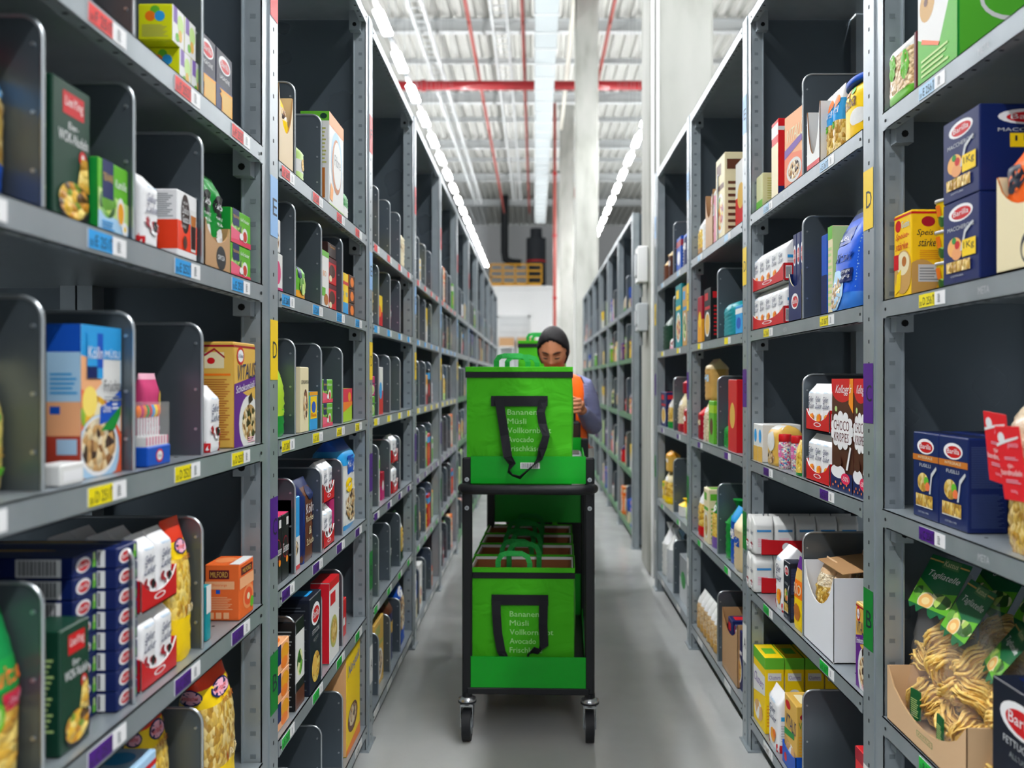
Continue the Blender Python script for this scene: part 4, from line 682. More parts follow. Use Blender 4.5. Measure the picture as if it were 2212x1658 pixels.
for k, (y, i, h, tn, d_) in enumerate(((2.035, .04, .35, .15, 'far front'), (1.89, .03, .33, -.12, 'middle front'), (1.775, .05, .28, -.35, 'near front'), (2.03, .17, .36, .1, 'far rear'), (1.86, .18, .36, 0, 'near rear'))):
    place(taglia_bag(.15, .1, h, k + 1, .045), 1, 'B', 0, y, i, d_ + ' clear tagliatelle bag, green card', 'pasta bag', 'tagliatelle_bag', dz=.006, turn=tn, group='tagliatelle bags in the kraft tray')
R('B', 0, 1.712, 2.095, .004, T_(base='D8B48C', inner='C8A47C', dip=.62, logo=[('r', .42, .2, .62, .3, '5A8A4A'), ('r', .425, .21, .615, .29, 'D8B48C'), ('t', 'KATTUS', .44, .225, .6, .275, '5A8A4A')]), .125, .3, 'wide kraft tray holding tagliatelle', 'display tray', 'display_tray')
R('B', 0, 1.43, 1.63, .012, BLACKB, .253, .12, 'large black egg pasta carton', 'pasta carton', 'pasta_carton')
# ================================================== second bay, rack before the column
R('E', 1, 3.31, 3.4, .02, C_('D0D0A0', front=[('r', 0, 0, 1, .3, 'leafgreen')], side=[('l', .15, .3, .9, .9, 9, 'olive'), ('e', .3, .18, .2, .06, 'green')], top=[('r', .1, .1, .9, .9, 'cream')]), .135, .12, 'pale green tea carton', 'tea carton', 'tea_carton')
R('E', 1, 3.2, 3.28, .05, C_('cream'), .13, .1, 'cream carton behind tea carton', 'carton', 'carton')
R('E', 1, 3.095, 3.18, .02, C_('D8141E', front=[('r', 0, .8, 1, .95, 'offwhite'), ('r', 0, 0, 1, .7, 'cream')], side=[('r', 0, .85, 1, .9, 'offwhite'), ('e', .5, .85, .2, .05, 'green'), ('r', 0, 0, 1, .15, 'navy'), ('l', .5, .3, .9, .6, 4, 'palepink')]), .272, .07, 'tall red cereal carton', 'cereal carton', 'cereal_carton')
R('E', 1, 2.82, 2.99, .02, C_('peach', front=[('p', [(0, 0), (1, 0), (1, .4), (0, .5)], 'F08868'), ('t', 'VITALIS', .05, .62, .95, .8, 'F4E8C0', .1), ('p', [(0, .42), (.9, .55), (.9, .64), (0, .54)], 'violet'), ('e', .5, .22, .38, .16, 'offwhite'), ('e', .5, .22, .3, .12, 'muesli')], sidebase='cream'), .24, .05, 'peach muesli carton', 'cereal carton', 'cereal_carton', turn=.08)
R('E', 1, 2.62, 2.74, .012, T_(base='offwhite', inner='9A6A40', dip=.75, logo=[('r', 0, 0, 1, .12, 'red')]), .185, .16, 'torn white and brown tray', 'display tray', 'display_tray')
for k in range(3): R('E', 1, 2.505 + .055 * k, 2.558 + .055 * k, .025, B_([(0, .5, 'pasta'), (.5, .8, 'skyblue'), (.8, 1, 'offwhite')], top='seal', wr=.08, n=2.6, front=[('e', .5, .78, .4, .09, 'orange'), ('t', 'Birkel', .2, .6, .85, .7, 'white'), ('e', .4, .45, .2, .05, 'leafgreen')]), .2, .05, '%s blue and clear pasta bag' % ('near', 'middle', 'far')[k], 'pasta bag', 'pasta_bag')
R('E', 1, 2.27, 2.47, .11, T_(base='C8A078', inner='9A6A40', dip=.1), .235, .2, 'tall brown cardboard tray behind tub', 'display tray', 'display_tray')
r_ = obj('cocoa_tub', None); q = bag(.17, .09, .155, [(0, .18, 'yellow'), (.18, 1, 'F8D010')], top='x', n=2.4, wr=0, front=[('p', [(.0, .02), (.6, .02), (.5, .3), (0, .4)], 'offwhite'), ('t', 'kaba', .1, .56, .72, .78, 'brown', .1), ('e', .4, .84, .14, .07, 'peach'), ('e', .62, .82, .08, .06, 'leafgreen'), ('e', .75, .35, .22, .14, 'offwhite'), ('r', .55, .02, 1, .22, 'F0C000')]); q.build('tub', r_)
q = MB(); lathe(q, [(.5, 0), (.52, .002), (.52, .014), (.48, .018)], 'blue', 28); q.v = [(x * .17, .045 + y * .09, z + .145) for x, y, z in q.v]; q.build('lid', r_)
place(r_, 1, 'E', 1, 2.365, .012, 'oval yellow cocoa tub, blue lid', 'cocoa tub', 'cocoa_tub')
sugar_stack(1, 'D', 1, 3.0, 5, 1, 2, .012, .142, 'orange', 'orange sugar packets, yellow shelf', w=.084)
for k in range(3): R('D', 1, 2.80 + .04 * k, 2.836 + .04 * k, .02, C_('navy', front=oval(.5, .75, .4, .12, 'Barilla') + [('r', .1, .2, .9, .4, '20408A')], side=[('l', .1, .1, .9, .9, 12, '3A4A78')]), .275, .06, '%s slim navy pasta carton' % ('near', 'middle', 'far')[k], 'pasta carton', 'pasta_carton', dz=.004)
R('D', 1, 2.792, 2.93, .01, T_(base='navy', inner='cream', dip=.3, logo=oval(.5, .4, .28, .16, 'Barilla')), .155, .075, 'navy display tray with torn edge', 'display tray', 'display_tray')
R('D', 1, 2.56, 2.6, .03, C_('cream', front=[('r', 0, .85, 1, 1, 'leafgreen'), ('l', .1, .1, .9, .8, 10, 'palegreen')], sidebase='palegreen'), .25, .07, 'slim cream and green carton', 'carton', 'carton')
R('D', 1, 2.61, 2.66, .03, C_('blue', front=[('r', 0, 0, 1, .5, 'navy')]), .235, .07, 'slim blue carton', 'carton', 'carton')
R('D', 1, 2.362, 2.55, .01, B_([(0, .16, '3478D0'), (.16, .86, '1858D0'), (.86, .93, '16327A'), (.93, 1, 'silver')], top='seal', n=4, wr=.05, bulge=.02, lean=.03, front=[('r', .0, .62, .72, .78, '123A8A'), ('t', 'MÜSLI', .12, .66, .66, .71, 'white'), ('t', 'Klassik', .2, .46, .84, .54, 'navy', .15), ('e', .32, .2, .34, .19, 'paleblue'), ('e', .3, .18, .26, .15, 'muesli'), ('r', .5, .26, .9, .38, 'navy'), ('t', 'PURER', .54, .34, .86, .37, 'white'), ('t', 'HAFER', .54, .29, .86, .32, 'white')], side=[('l', .1, .2, .95, .72, 18, '9AC4EC')]), .29, .12, 'big blue classic muesli bag', 'cereal bag', 'cereal_bag')
R('D', 1, 2.25, 2.35, .09, B_([(0, .6, 'darkgreen'), (.6, .78, 'crimson'), (.78, 1, 'darkgreen')], top='fold', wr=.08, front=[('t', 'LienYing', .1, .64, .9, .74, 'white')]), .28, .07, 'dark green noodle bag, red label', 'noodle bag', 'noodle_bag')
for k in range(2): R('C', 1, 3.3 + .068 * k - .02, 3.364 + .068 * k - .02, .012, C_('offwhite', front=[('r', 0, 0, 1, .4, 'gold'), ('e', .5, .68, .3, .18, 'skyblue')], side=[('l', .2, .2, .8, .85, 8, 'lightgrey')]), .137, .14, '%s white baby food carton' % ('near', 'far')[k], 'carton', 'carton')
R('C', 1, 3.12, 3.26, .02, B_([(0, 1, 'gold')], top='x', n=5, wr=.02, front=[('e', .5, .6, .35, .25, 'offwhite'), ('e', .5, .2, .3, .15, 'muesli'), ('r', 0, .9, 1, 1, 'offwhite')]), .14, .1, 'rounded gold and white carton', 'carton', 'carton')
R('C', 1, 2.95, 3.05, .14, C_('lightgrey', side=[('l', .1, .2, .9, .9, 8, 'silver')]), .14, .1, 'grey white carton behind jars', 'carton', 'carton')
for k, (y, i) in enumerate(((3.06, .012), (2.975, .03), (2.9, .05))):
    r_ = obj('sprinkle_jar', None); q = MB(); lathe(q, [(.019, 0), (.021, .004), (.021, .085), (.018, .093)], 'sprinkles' if k < 2 else 'rice', 24, (0, .022, 0))
    draw(q, lambda u, v, e: ((.0212 + e) * sin((u - .5) * 2.4), .022 - (.0212 + e) * cos((u - .5) * 2.4), .09 * v), [('r', .2, .45, .8, .9, 'D86AA8'), ('t', 'Zucker', .25, .6, .75, .75, 'white')], True); q.build('jar_body', r_)
    q = MB(); lathe(q, [(.0205, .092), (.0215, .094), (.0215, .112), (.0195, .116)], 'red', 24, (0, .022, 0)); q.build('lid', r_)
    place(r_, 1, 'C', 1, y, i, '%s sprinkle jar with red lid' % ('far', 'middle', 'near')[k], 'sprinkle jar', 'sprinkle_jar')
R('C', 1, 2.815, 2.88, .012, B_([(0, .08, 'green'), (.08, 1, 'spirals')], top='seal', wr=.08, n=2.4), .11, .04, 'small yellow pasta bag', 'pasta bag', 'pasta_bag')
sugar_stack(1, 'C', 1, 2.535, 3, 1, 2, .012, .15, 'orange', 'orange sugar packets, purple shelf', w=.068)
for k, (a, b) in enumerate(((2.35, 2.52), (2.245, 2.345))): R('C', 1, a, b, .015 + .0 * k, CHOCO, .302, .065, '%s brown and red cereal carton' % ('far', 'near')[k], 'cereal carton', 'cereal_carton')
def ZB(): return bag(.075, .062, .134, [(0, 1, 'offwhite')], top='fold', n=5.5, wr=.03, front=[('r', .15, .6, .85, .66, '3A8AC8'), ('l', .2, .2, .8, .45, 5, 'palepink')], side=[('t', 'Gelier', .2, .5, .8, .62, 'navy'), ('e', .5, .2, .3, .1, 'berries')])
zb = ZB().mesh('sugar_packet')
for t in range(2):
    q = tray(.3, .09, .06, 'red', 'offwhite', .1); draw(q, face_fn('front', .3, .09, .06), [('bar', .62, .1, .8, .9), ('e', .3, .5, .05, .26, 'white')])
    o = place(q.mesh('display_tray'), 1, 'B', 1, 3.32, .17, '%s red tray of white sugar packets' % ('lower', 'upper')[t], 'display tray', 'display_tray', dz=.14 * t, turn=pi / 2)
    for j in range(2):
        for i in range(5 if j == 0 else 5): place(zb, 1, 'B', 1, 3.325 - .0 + .063 * j - .0, .03 + .078 * i, '%s blue striped sugar packet, %s deep' % (('lower', 'upper')[t] + (' near', ' far')[j], ORD[i]), 'sugar packet', 'sugar_packet', dz=.004 + .14 * t, turn=pi / 2 , group='blue striped sugar packets')
R('B', 1, 3.04, 3.14, .02, SUG('orange'), .215, .1, 'large white sugar packet', 'sugar packet', 'sugar_packet')
R('B', 1, 2.925, 3.0, .012, barilla('101628', 'FUSILLI'), .19, .05, 'black pasta carton', 'pasta carton', 'pasta_carton')
R('B', 1, 2.79, 2.9, .012, B_([(0, .45, 'yellow'), (.45, .7, 'orange'), (.7, .85, 'gold'), (.85, 1, 'purple')], top='seal', n=3.5, wr=.04, front=[('t', 'RIO', .15, .5, .85, .65, 'cream'), ('e', .5, .25, .3, .12, 'caramel')]), .22, .05, 'yellow and orange bag', 'food bag', 'food_bag')
r_ = obj('display_carton', None); q = tray(.27, .28, .235, 'E8EAF0', 'offwhite', .42, None, .25); q.build('carton_body', r_)
q = MB(); q.box(-.1, .12, .06, .2, .236, .238, 'kraft'); o = q.build('torn_flap', r_); o.rotation_euler = (.12, 0, 0)
place(r_, 1, 'B', 1, 2.635, .012, 'white torn open display carton', 'display carton', 'display_carton')
for k, (y, i, h) in enumerate(((2.7, .03, .2), (2.6, .035, .19), (2.55, .14, .24), (2.7, .15, .25))):
    place(bag(.095, .09, h, [(0, .62, 'pasta'), (.62, .8, 'rice'), (.8, 1, 'D8B48C')], top='seal', wr=.12, n=2.4, seed=k).mesh('pasta_bag'), 1, 'B', 1, y, i, '%s clear pasta bag in white carton' % ('far front', 'near front', 'near rear', 'far rear')[k], 'pasta bag', 'pasta_bag', dz=.05)
R('B', 1, 2.26, 2.33, .015, VITALIS, .215, .06, 'gold and purple muesli carton', 'cereal carton', 'cereal_carton')
R('B', 1, 2.25, 2.36, .12, B_([(0, 1, 'darkgreen')], top='seal', wr=.1), .24, .06, 'dark green bag behind muesli', 'food bag', 'food_bag')
YC = carton(.17, .068, .272, 'yellow', front=[('r', 0, .85, 1, 1, 'leafgreen'), ('t', 'Clusters', .05, .55, .85, .68, 'violet', .1), ('p', [(0, .4), (1, .5), (1, .75), (0, .75)], 'offwhite'), ('t', 'Clusters', .05, .55, .85, .68, 'violet', .1), ('e', .45, .2, .35, .13, 'cookies')], side=[('r', 0, .85, 1, 1, 'leafgreen'), ('r', .15, .7, .85, .8, 'offwhite'), ('t', 'Clusters', .2, .72, .8, .77, 'violet'), ('e', .5, .52, .3, .07, 'offwhite'), ('l', .1, .1, .9, .4, 7, 'amber')], top=[('r', .3, .2, .7, .8, 'leafgreen')]).mesh('cereal_carton')
for k in range(5): place(YC, 1, 'A', 1, 3.325, .012 + .0715 * k, 'yellow and green cereal carton, %s in row' % ORD[k], 'cereal carton', 'cereal_carton', group='yellow cereal cartons')
R('A', 1, 3.07, 3.2, .012, SUG('orange'), .2, .06, 'white sugar packet', 'sugar packet', 'sugar_packet')
for k in range(2): R('A', 1, 2.875, 3.015, .02 + .072 * k, C_('gold', front=[('p', [(0, 0), (1, 0), (1, .3), (0, .4)], 'tan'), ('e', .5, .2, .4, .16, 'cookies'), ('t', 'VITALIS', .08, .55, .92, .75, 'navy', .05), ('p', [(0, .4), (.8, .48), (.8, .56), (0, .5)], 'green'), ('e', .3, .88, .2, .06, 'red')], side=[('e', .5, .85, .35, .06, 'crimson'), ('t', 'VITALIS', .1, .68, .9, .78, 'green'), ('l', .1, .1, .9, .6, 12, 'amber')], top=[('r', .2, .3, .8, .7, 'cream')]), .225, .068, '%s gold muesli carton in blue tray' % ('front', 'rear')[k], 'cereal carton', 'cereal_carton', dz=.004)
R('A', 1, 2.87, 3.02, .014, T_(base='blue', inner='blue', dip=.2, logo=[('e', .25, .4, .1, .2, 'red')]), .07, .16, 'blue display tray', 'display tray', 'display_tray')
for k, (y, i) in enumerate(((2.6, .04), (2.5, .04), (2.6, .11), (2.5, .11), (2.42, .06))): place(zb, 1, 'A', 1, y, i, 'white sugar packet beside divider, %s' % ORD[k], 'sugar packet', 'sugar_packet', dz=.13 * 0, turn=0)
R('A', 1, 2.26, 2.35, .02, C_('D8242C', front=[('r', 0, .9, 1, 1, 'crimson')]), .32, .12, 'tall red carton', 'carton', 'carton')
# ---------------------------------------------------------------- goods in the bays further on
GM = {}
def G(style, c1, c2, c3, w, d, h):
    k = (style, c1, c2, c3, w, d, h)
    if k in GM: return GM[k]
    nm = 'carton'
    if style == 'band': mb = carton(w, d, h, c1, front=[('r', 0, .72, 1, .9, c2), ('e', .5, .4, .32, .2, c3)], side=[('r', 0, .72, 1, .9, c2), ('l', .15, .15, .85, .6, 5, c3)], top=[('r', .1, .1, .9, .9, c2)])
    elif style == 'pic': mb = carton(w, d, h, c1, front=[('r', .1, .78, .6, .92, c2), ('e', .5, .32, .4, .24, 'white'), ('e', .5, .32, .34, .2, c3), ('r', .1, .6, .9, .66, c2)], side=[('r', .1, .8, .9, .92, c2), ('l', .15, .1, .85, .7, 8, c2)], top=[('r', .2, .2, .8, .8, c2)])
    elif style == 'half': mb = carton(w, d, h, c1, front=[('r', 0, 0, 1, .5, c2), ('e', .5, .5, .3, .18, c3)], side=[('r', 0, 0, 1, .5, c2)])
    elif style == 'bag': mb = bag(w, d, h, [(0, .22, c1), (.22, .68, c3), (.68, 1, c2)], top='seal', wr=.09, n=2.7, front=[('e', .5, .76, .3, .07, 'white')]); nm = 'bag'
    elif style == 'plain': mb = bag(w, d, h, [(0, .75, c1), (.75, 1, c2)], top='fold', wr=.07, n=3.6, front=[('r', .2, .45, .8, .62, c3)]); nm = 'bag'
    elif style == 'tie': mb = bag(w, d, h, [(0, .6, c1), (.6, 1, c2)], top='tie', wr=.12, n=2.3); nm = 'bag'
    elif style == 'jar': mb = MB(); lathe(mb, [(w * .46, 0), (w * .5, .01), (w * .5, h * .72), (w * .4, h * .82)], c1, 18, (0, w / 2, 0)); lathe(mb, [(w * .42, h * .82), (w * .43, h)], c2, 18, (0, w / 2, 0)); nm = 'jar'
    elif style == 'sugar': mb = SUG('berry')(w, d, h); nm = 'packet'
    elif style == 'lying': mb = bag(w, d, h, [(0, 1, c1)], top='round', wr=.1, n=3); nm = 'bag'
    GM[k] = (mb.mesh(nm), nm); return GM[k]
WORD = {'darkbrown': 'dark brown', 'skyblue': 'light blue', 'paleblue': 'pale blue', 'leafgreen': 'bright green', 'palegreen': 'pale green', 'darkgreen': 'dark green', 'offwhite': 'white', 'navy': 'navy', 'darkred': 'dark red', 'palepink': 'pale pink', 'choco': 'brown', 'kraft': 'kraft brown', 'lightgrey': 'light grey'}
def wd(c): return WORD.get(c, c)
def A(sg, lvl, b, y, w, h, style, c1, c2='white', c3='offwhite', ins=.03, d=.08, dz=0.0, rackname=None, extra=''):
    me, nm = G(style, c1, c2, c3, w, d, h); kind = {'carton': 'carton', 'bag': 'bag', 'jar': 'jar', 'packet': 'sugar packet'}[nm]
    size = 'tall ' if h > .22 else ('small ' if h < .1 else '')
    desc = '%s%s and %s %s' % (size, wd(c1), wd(c2), kind) if wd(c1) != wd(c2) else '%s%s %s' % (size, wd(c1), kind)
    yy = .94 + BAY * b + y if rackname is None else 7.62 + BAY * b + y
    def full(ds): return '%s, %s, %s bay, %s' % (ds, SHN[lvl], ORD[b], rackname or ('rack opposite columns' if sg < 0 else 'rack before column'))
    for t in ('', 'second ', 'third ', 'fourth ', 'fifth ', 'sixth ', 'seventh ', 'eighth '):
        if full(t + desc) not in LABELS: desc = t + desc; break
    return place(me, sg, lvl, b, yy, ins, desc, kind, nm if nm != 'packet' else 'sugar_packet', dz=dz, rackname=rackname)
# third bay, rack opposite the columns
b = 2
A(-1, 'F', b, .1, .1, .2, 'plain', 'beige', 'tan', 'offwhite'); A(-1, 'F', b, .3, .12, .21, 'half', 'navy', 'yellow', 'gold', .05); A(-1, 'F', b, .58, .09, .2, 'band', 'offwhite', 'red', 'red')
A(-1, 'F', b, .95, .2, .2, 'plain', 'cream', 'cream', 'beige', .02, .1)
A(-1, 'E', b, .1, .12, .23, 'bag', 'offwhite', 'palegreen', 'pasta', .02); A(-1, 'E', b, .33, .15, .14, 'half', 'yellow', 'red', 'orange'); A(-1, 'E', b, .62, .07, .15, 'plain', 'pink', 'magenta', 'white'); A(-1, 'E', b, .92, .12, .2, 'bag', 'orange', 'orange', 'pasta')
for k in range(2): A(-1, 'D', b, .1, .12, .08, 'pic', ('leafgreen', 'magenta')[k], 'navy', 'greens', .02, .07, .081 * k)
A(-1, 'D', b, .3, .12, .2, 'half', 'offwhite', 'red', 'skyblue', .02); A(-1, 'D', b, .6, .1, .22, 'pic', 'cream', 'lime', 'greens', .05); A(-1, 'D', b, .9, .13, .04, 'lying', 'skyblue')
A(-1, 'C', b, .1, .1, .15, 'half', 'brown', 'cream', 'tan'); A(-1, 'C', b, .3, .08, .2, 'band', 'offwhite', 'leafgreen', 'red'); A(-1, 'C', b, .42, .07, .12, 'half', 'crimson', 'magenta', 'white')
sugar_stack(-1, 'C', 2, 4.14, 2, 1, 2, .015, .14, 'berry', 'sugar packets, third bay')
A(-1, 'B', b, .1, .12, .18, 'band', 'palegreen', 'green', 'white'); A(-1, 'B', b, .6, .16, .19, 'plain', 'darkgreen', 'black', 'offwhite'); A(-1, 'B', b, .93, .18, .24, 'bag', 'darkgreen', 'green', 'noodles', .02, .1)
A(-1, 'A', b, .32, .22, .28, 'pic', 'gold', 'olive', 'muesli', .03, .12); A(-1, 'A', b, .65, .12, .3, 'plain', 'navy', 'brown', 'gold'); A(-1, 'A', b, .96, .22, .33, 'bag', 'blue', 'blue', 'muesli', .02, .12)
# third bay, rack before the column
A(1, 'E', b, .93, .16, .24, 'tie', 'offwhite', 'offwhite', 'white', .02); A(1, 'E', b, 1.06, .12, .2, 'bag', 'kraft', 'white', 'spirals', .02)
R('E', 2, 4.19, 4.36, .01, T_(base='kraft', inner='9A6A40', dip=.45), .26, .2, 'torn kraft display tray with scalloped opening', 'display tray', 'display_tray')
A(1, 'E', b, .67, .14, .3, 'plain', 'palepink', 'offwhite', 'white', .015); A(1, 'E', b, .5, .19, .37, 'pic', 'cream', 'brown', 'fruit', .015, .1); A(1, 'E', b, .25, .2, .3, 'half', 'offwhite', 'red', 'gold', .05, .1)
A(1, 'D', b, 1.0, .12, .23, 'half', 'crimson', 'amber', 'yellow', .015); A(1, 'D', b, .8, .16, .25, 'pic', 'black', 'red', 'gold', .015, .1); A(1, 'D', b, 1.1, .06, .2, 'plain', 'blue', 'red', 'white')
A(1, 'D', b, .38, .24, .15, 'lying', 'teal', 'skyblue', 'white', .02, .1); A(1, 'D', b, .2, .12, .12, 'band', 'skyblue', 'white', 'blue')
A(1, 'C', b, 1.05, .1, .16, 'plain', 'crimson', 'red', 'cream', .02); A(1, 'C', b, .9, .14, .2, 'bag', 'rice', 'beige', 'rice', .02); A(1, 'C', b, .9, .16, .2, 'plain', 'tan', 'beige', 'paleblue', .03, .1, .201); A(1, 'C', b, .73, .12, .2, 'band', 'leafgreen', 'lime', 'brown', .02)
A(1, 'C', b, .45, .18, .1, 'lying', 'green'); A(1, 'C', b, .25, .16, .3, 'half', 'red', 'red', 'gold', .015, .1); A(1, 'C', b, .44, .14, .09, 'lying', 'teal', 'teal', 'teal', .06, .08, .1)
A(1, 'B', b, 1.02, .15, .24, 'bag', 'red', 'offwhite', 'noodles', .015, .1); A(1, 'B', b, .98, .13, .1, 'tie', 'offwhite', 'lightgrey', 'white', .12, .1); A(1, 'B', b, .83, .12, .26, 'pic', 'cream', 'leafgreen', 'pasta', .015); A(1, 'B', b, .7, .1, .24, 'bag', 'violet', 'green', 'spirals', .02)
A(1, 'B', b, .42, .2, .26, 'tie', 'green', 'green', 'green', .03, .1); A(1, 'B', b, .2, .16, .22, 'plain', 'beige', 'cream', 'blue', .02); A(1, 'B', b, .33, .1, .24, 'plain', 'blue', 'skyblue', 'white', .03)
for k in range(6): A(1, 'A', b, 1.1 - .085 * k, .08, .19, 'bag', 'tan', 'offwhite', 'bread', .02 + .0 * k, .09)
R('A', 2, 3.72, 4.02, .02, T_(base='kraft', inner='9A6A40', dip=.3), .26, .2, 'kraft display tray of packets', 'display tray', 'display_tray')
A(1, 'A', b, .48, .09, .22, 'plain', 'offwhite', 'brown', 'black', .03); A(1, 'A', b, .36, .09, .24, 'pic', 'navy', 'red', 'noodles', .03); A(1, 'A', b, .2, .14, .24, 'pic', 'navy', 'white', 'noodles', .03)
# fourth bay, rack before the column
b = 3
A(1, 'E', b, .98, .13, .18, 'tie', 'brown', 'tan', 'white', .02); A(1, 'E', b, .84, .12, .2, 'plain', 'choco', 'beige', 'white', .03); A(1, 'E', b, .4, .16, .2, 'band', 'blue', 'crimson', 'white', .02); A(1, 'E', b, .2, .14, .22, 'plain', 'navy', 'blue', 'white', .02)
A(1, 'D', b, .98, .3, .26, 'tie', 'darkgreen', 'darkgreen', 'green', .02, .12); A(1, 'D', b, .72, .12, .08, 'bag', 'palepink', 'offwhite', 'berries', .02); A(1, 'D', b, .38, .2, .36, 'pic', 'teal', 'yellow', 'fruit', .015, .1); A(1, 'D', b, .16, .14, .33, 'pic', 'tan', 'skyblue', 'greens', .015, .1)
A(1, 'C', b, 1.02, .24, .22, 'pic', 'navy', 'red', 'gold', .02, .1); A(1, 'C', b, .8, .12, .19, 'bag', 'green', 'offwhite', 'pasta', .02); A(1, 'C', b, .4, .18, .22, 'bag', 'crimson', 'cream', 'rice', .02, .1); A(1, 'C', b, .2, .12, .16, 'plain', 'red', 'crimson', 'white', .02); A(1, 'C', b, .36, .1, .1, 'tie', 'crimson', 'red', 'white', .04, .08, .221)
A(1, 'B', b, .96, .2, .2, 'bag', 'yellow', 'cream', 'noodles', .02, .1); A(1, 'B', b, .94, .16, .13, 'plain', 'gold', 'amber', 'white', .03, .08, .201); A(1, 'B', b, 1.12, .05, .12, 'band', 'yellow', 'lime', 'white'); A(1, 'B', b, .38, .16, .1, 'tie', 'offwhite', 'yellow', 'white', .02); A(1, 'B', b, .2, .14, .1, 'jar', 'palegreen', 'darkgreen')
for k in range(4): A(1, 'A', b, 1.06 - .1 * k, .11, .34, 'tie', ('offwhite', 'white', 'lightgrey', 'offwhite')[k], ('white', 'lightgrey', 'offwhite', 'paleblue')[k], 'white', .02 + .03 * (k % 2), .1)
A(1, 'A', b, .3, .26, .26, 'half', 'grey', 'lightgrey', 'green', .03, .15)
# remaining bays
STY = [('band', .1, .2), ('pic', .14, .22), ('half', .11, .17), ('bag', .12, .21), ('plain', .11, .19), ('pic', .09, .14), ('band', .13, .11), ('bag', .1, .17), ('jar', .07, .12), ('sugar', .07, .13), ('plain', .09, .15), ('half', .13, .2)]
CC = ['red', 'yellow', 'offwhite', 'navy', 'leafgreen', 'cream', 'orange', 'skyblue', 'crimson', 'beige', 'offwhite', 'gold', 'blue', 'palepink', 'purple', 'brown', 'green', 'tan', 'white', 'palegreen', 'black', 'amber']
PC = ['pasta', 'muesli', 'fruit', 'noodles', 'rice', 'spirals', 'greens', 'bread']
rn = random.Random(11)
VARS = []
for k in range(42):
    s, w, h = STY[k % len(STY)]; c1 = rn.choice(CC); c2 = rn.choice([c for c in CC if c != c1]); c3 = rn.choice(PC) if s in ('bag', 'pic') else rn.choice(CC)
    VARS.append((round(w * rn.uniform(.85, 1.15), 3), round(h * rn.uniform(.95, 1.2), 3), s, 'offwhite' if s == 'sugar' else c1, 'red' if s == 'sugar' else c2, c3))
def fill(sg, b, comps, rackname=None, hs=1.0, dense=.9):
    for lvl in LEV[sg]:
        for (ya, yb) in comps:
            if rn.random() > dense: continue
            y = ya + rn.uniform(0, .02)
            while y < yb - .06:
                v = rn.choice(VARS); w, h, s, c1, c2, c3 = v
                if y + w > yb: break
                ins = rn.choice((.015, .03, .05)); A(sg, lvl, b, y + w / 2, w, h, s, c1, c2, c3, ins, round(min(.08, w), 3), 0, rackname)
                if h < .14 and s in ('band', 'pic', 'half') and rn.random() < .75: A(sg, lvl, b, y + w / 2, w, h, s, c1, c2, c3, ins, round(min(.08, w), 3), h + .001, rackname)
                y += w + rn.uniform(.008, .05)
                if sg < 0 and rn.random() < .15: break
for b in range(3, 9): fill(-1, b, ((.03, .18), (.22, .48), (.52, .78), (.82, 1.14)), dense=.96 if b < 6 else .9)
for b in (9, 10): fill(-1, b, ((.03, .18), (.52, .78), (.82, 1.14)), dense=.7)
for b in range(6): fill(1, b, ((.04, .52), (.57, 1.12)), 'rack past column', dense=.95 if b < 3 else .75)
# ---------------------------------------------------------------- picking carts, carrier bags
GP = M('009A1E', .38, coat=.0, name='green plastic board'); GD = M('0A7A24', .35, name='dark green board'); BK = M('14161A', .45, name='black powder coat')
def _fabric(name, hexc):
    def fn(m, nt, b):
        v = _coords(nt, 5); n = nt.nodes.new('ShaderNodeTexNoise'); n.inputs['Scale'].default_value = 1.3; n.inputs['Detail'].default_value = 3; n.inputs['Distortion'].default_value = 1.2
        nt.links.new(v, n.inputs['Vector']); b.inputs['Base Color'].default_value = rgb(hexc); b.inputs['Roughness'].default_value = .7; b.inputs['Specular IOR Level'].default_value = .2
        _bump(nt, b, n.outputs[0], .03, .5)
    return nodes_mat(name, fn)
BAGM = _fabric('green bag fabric', '3CA412'); HANDLE = _fabric('dark green webbing', '1E8A3A'); WEB = M('15161C', .8, name='black webbing')
def px(x, y, Y=3.5): return ((x - 1156) * Y / F, EYE - (y - 820) * Y / F)
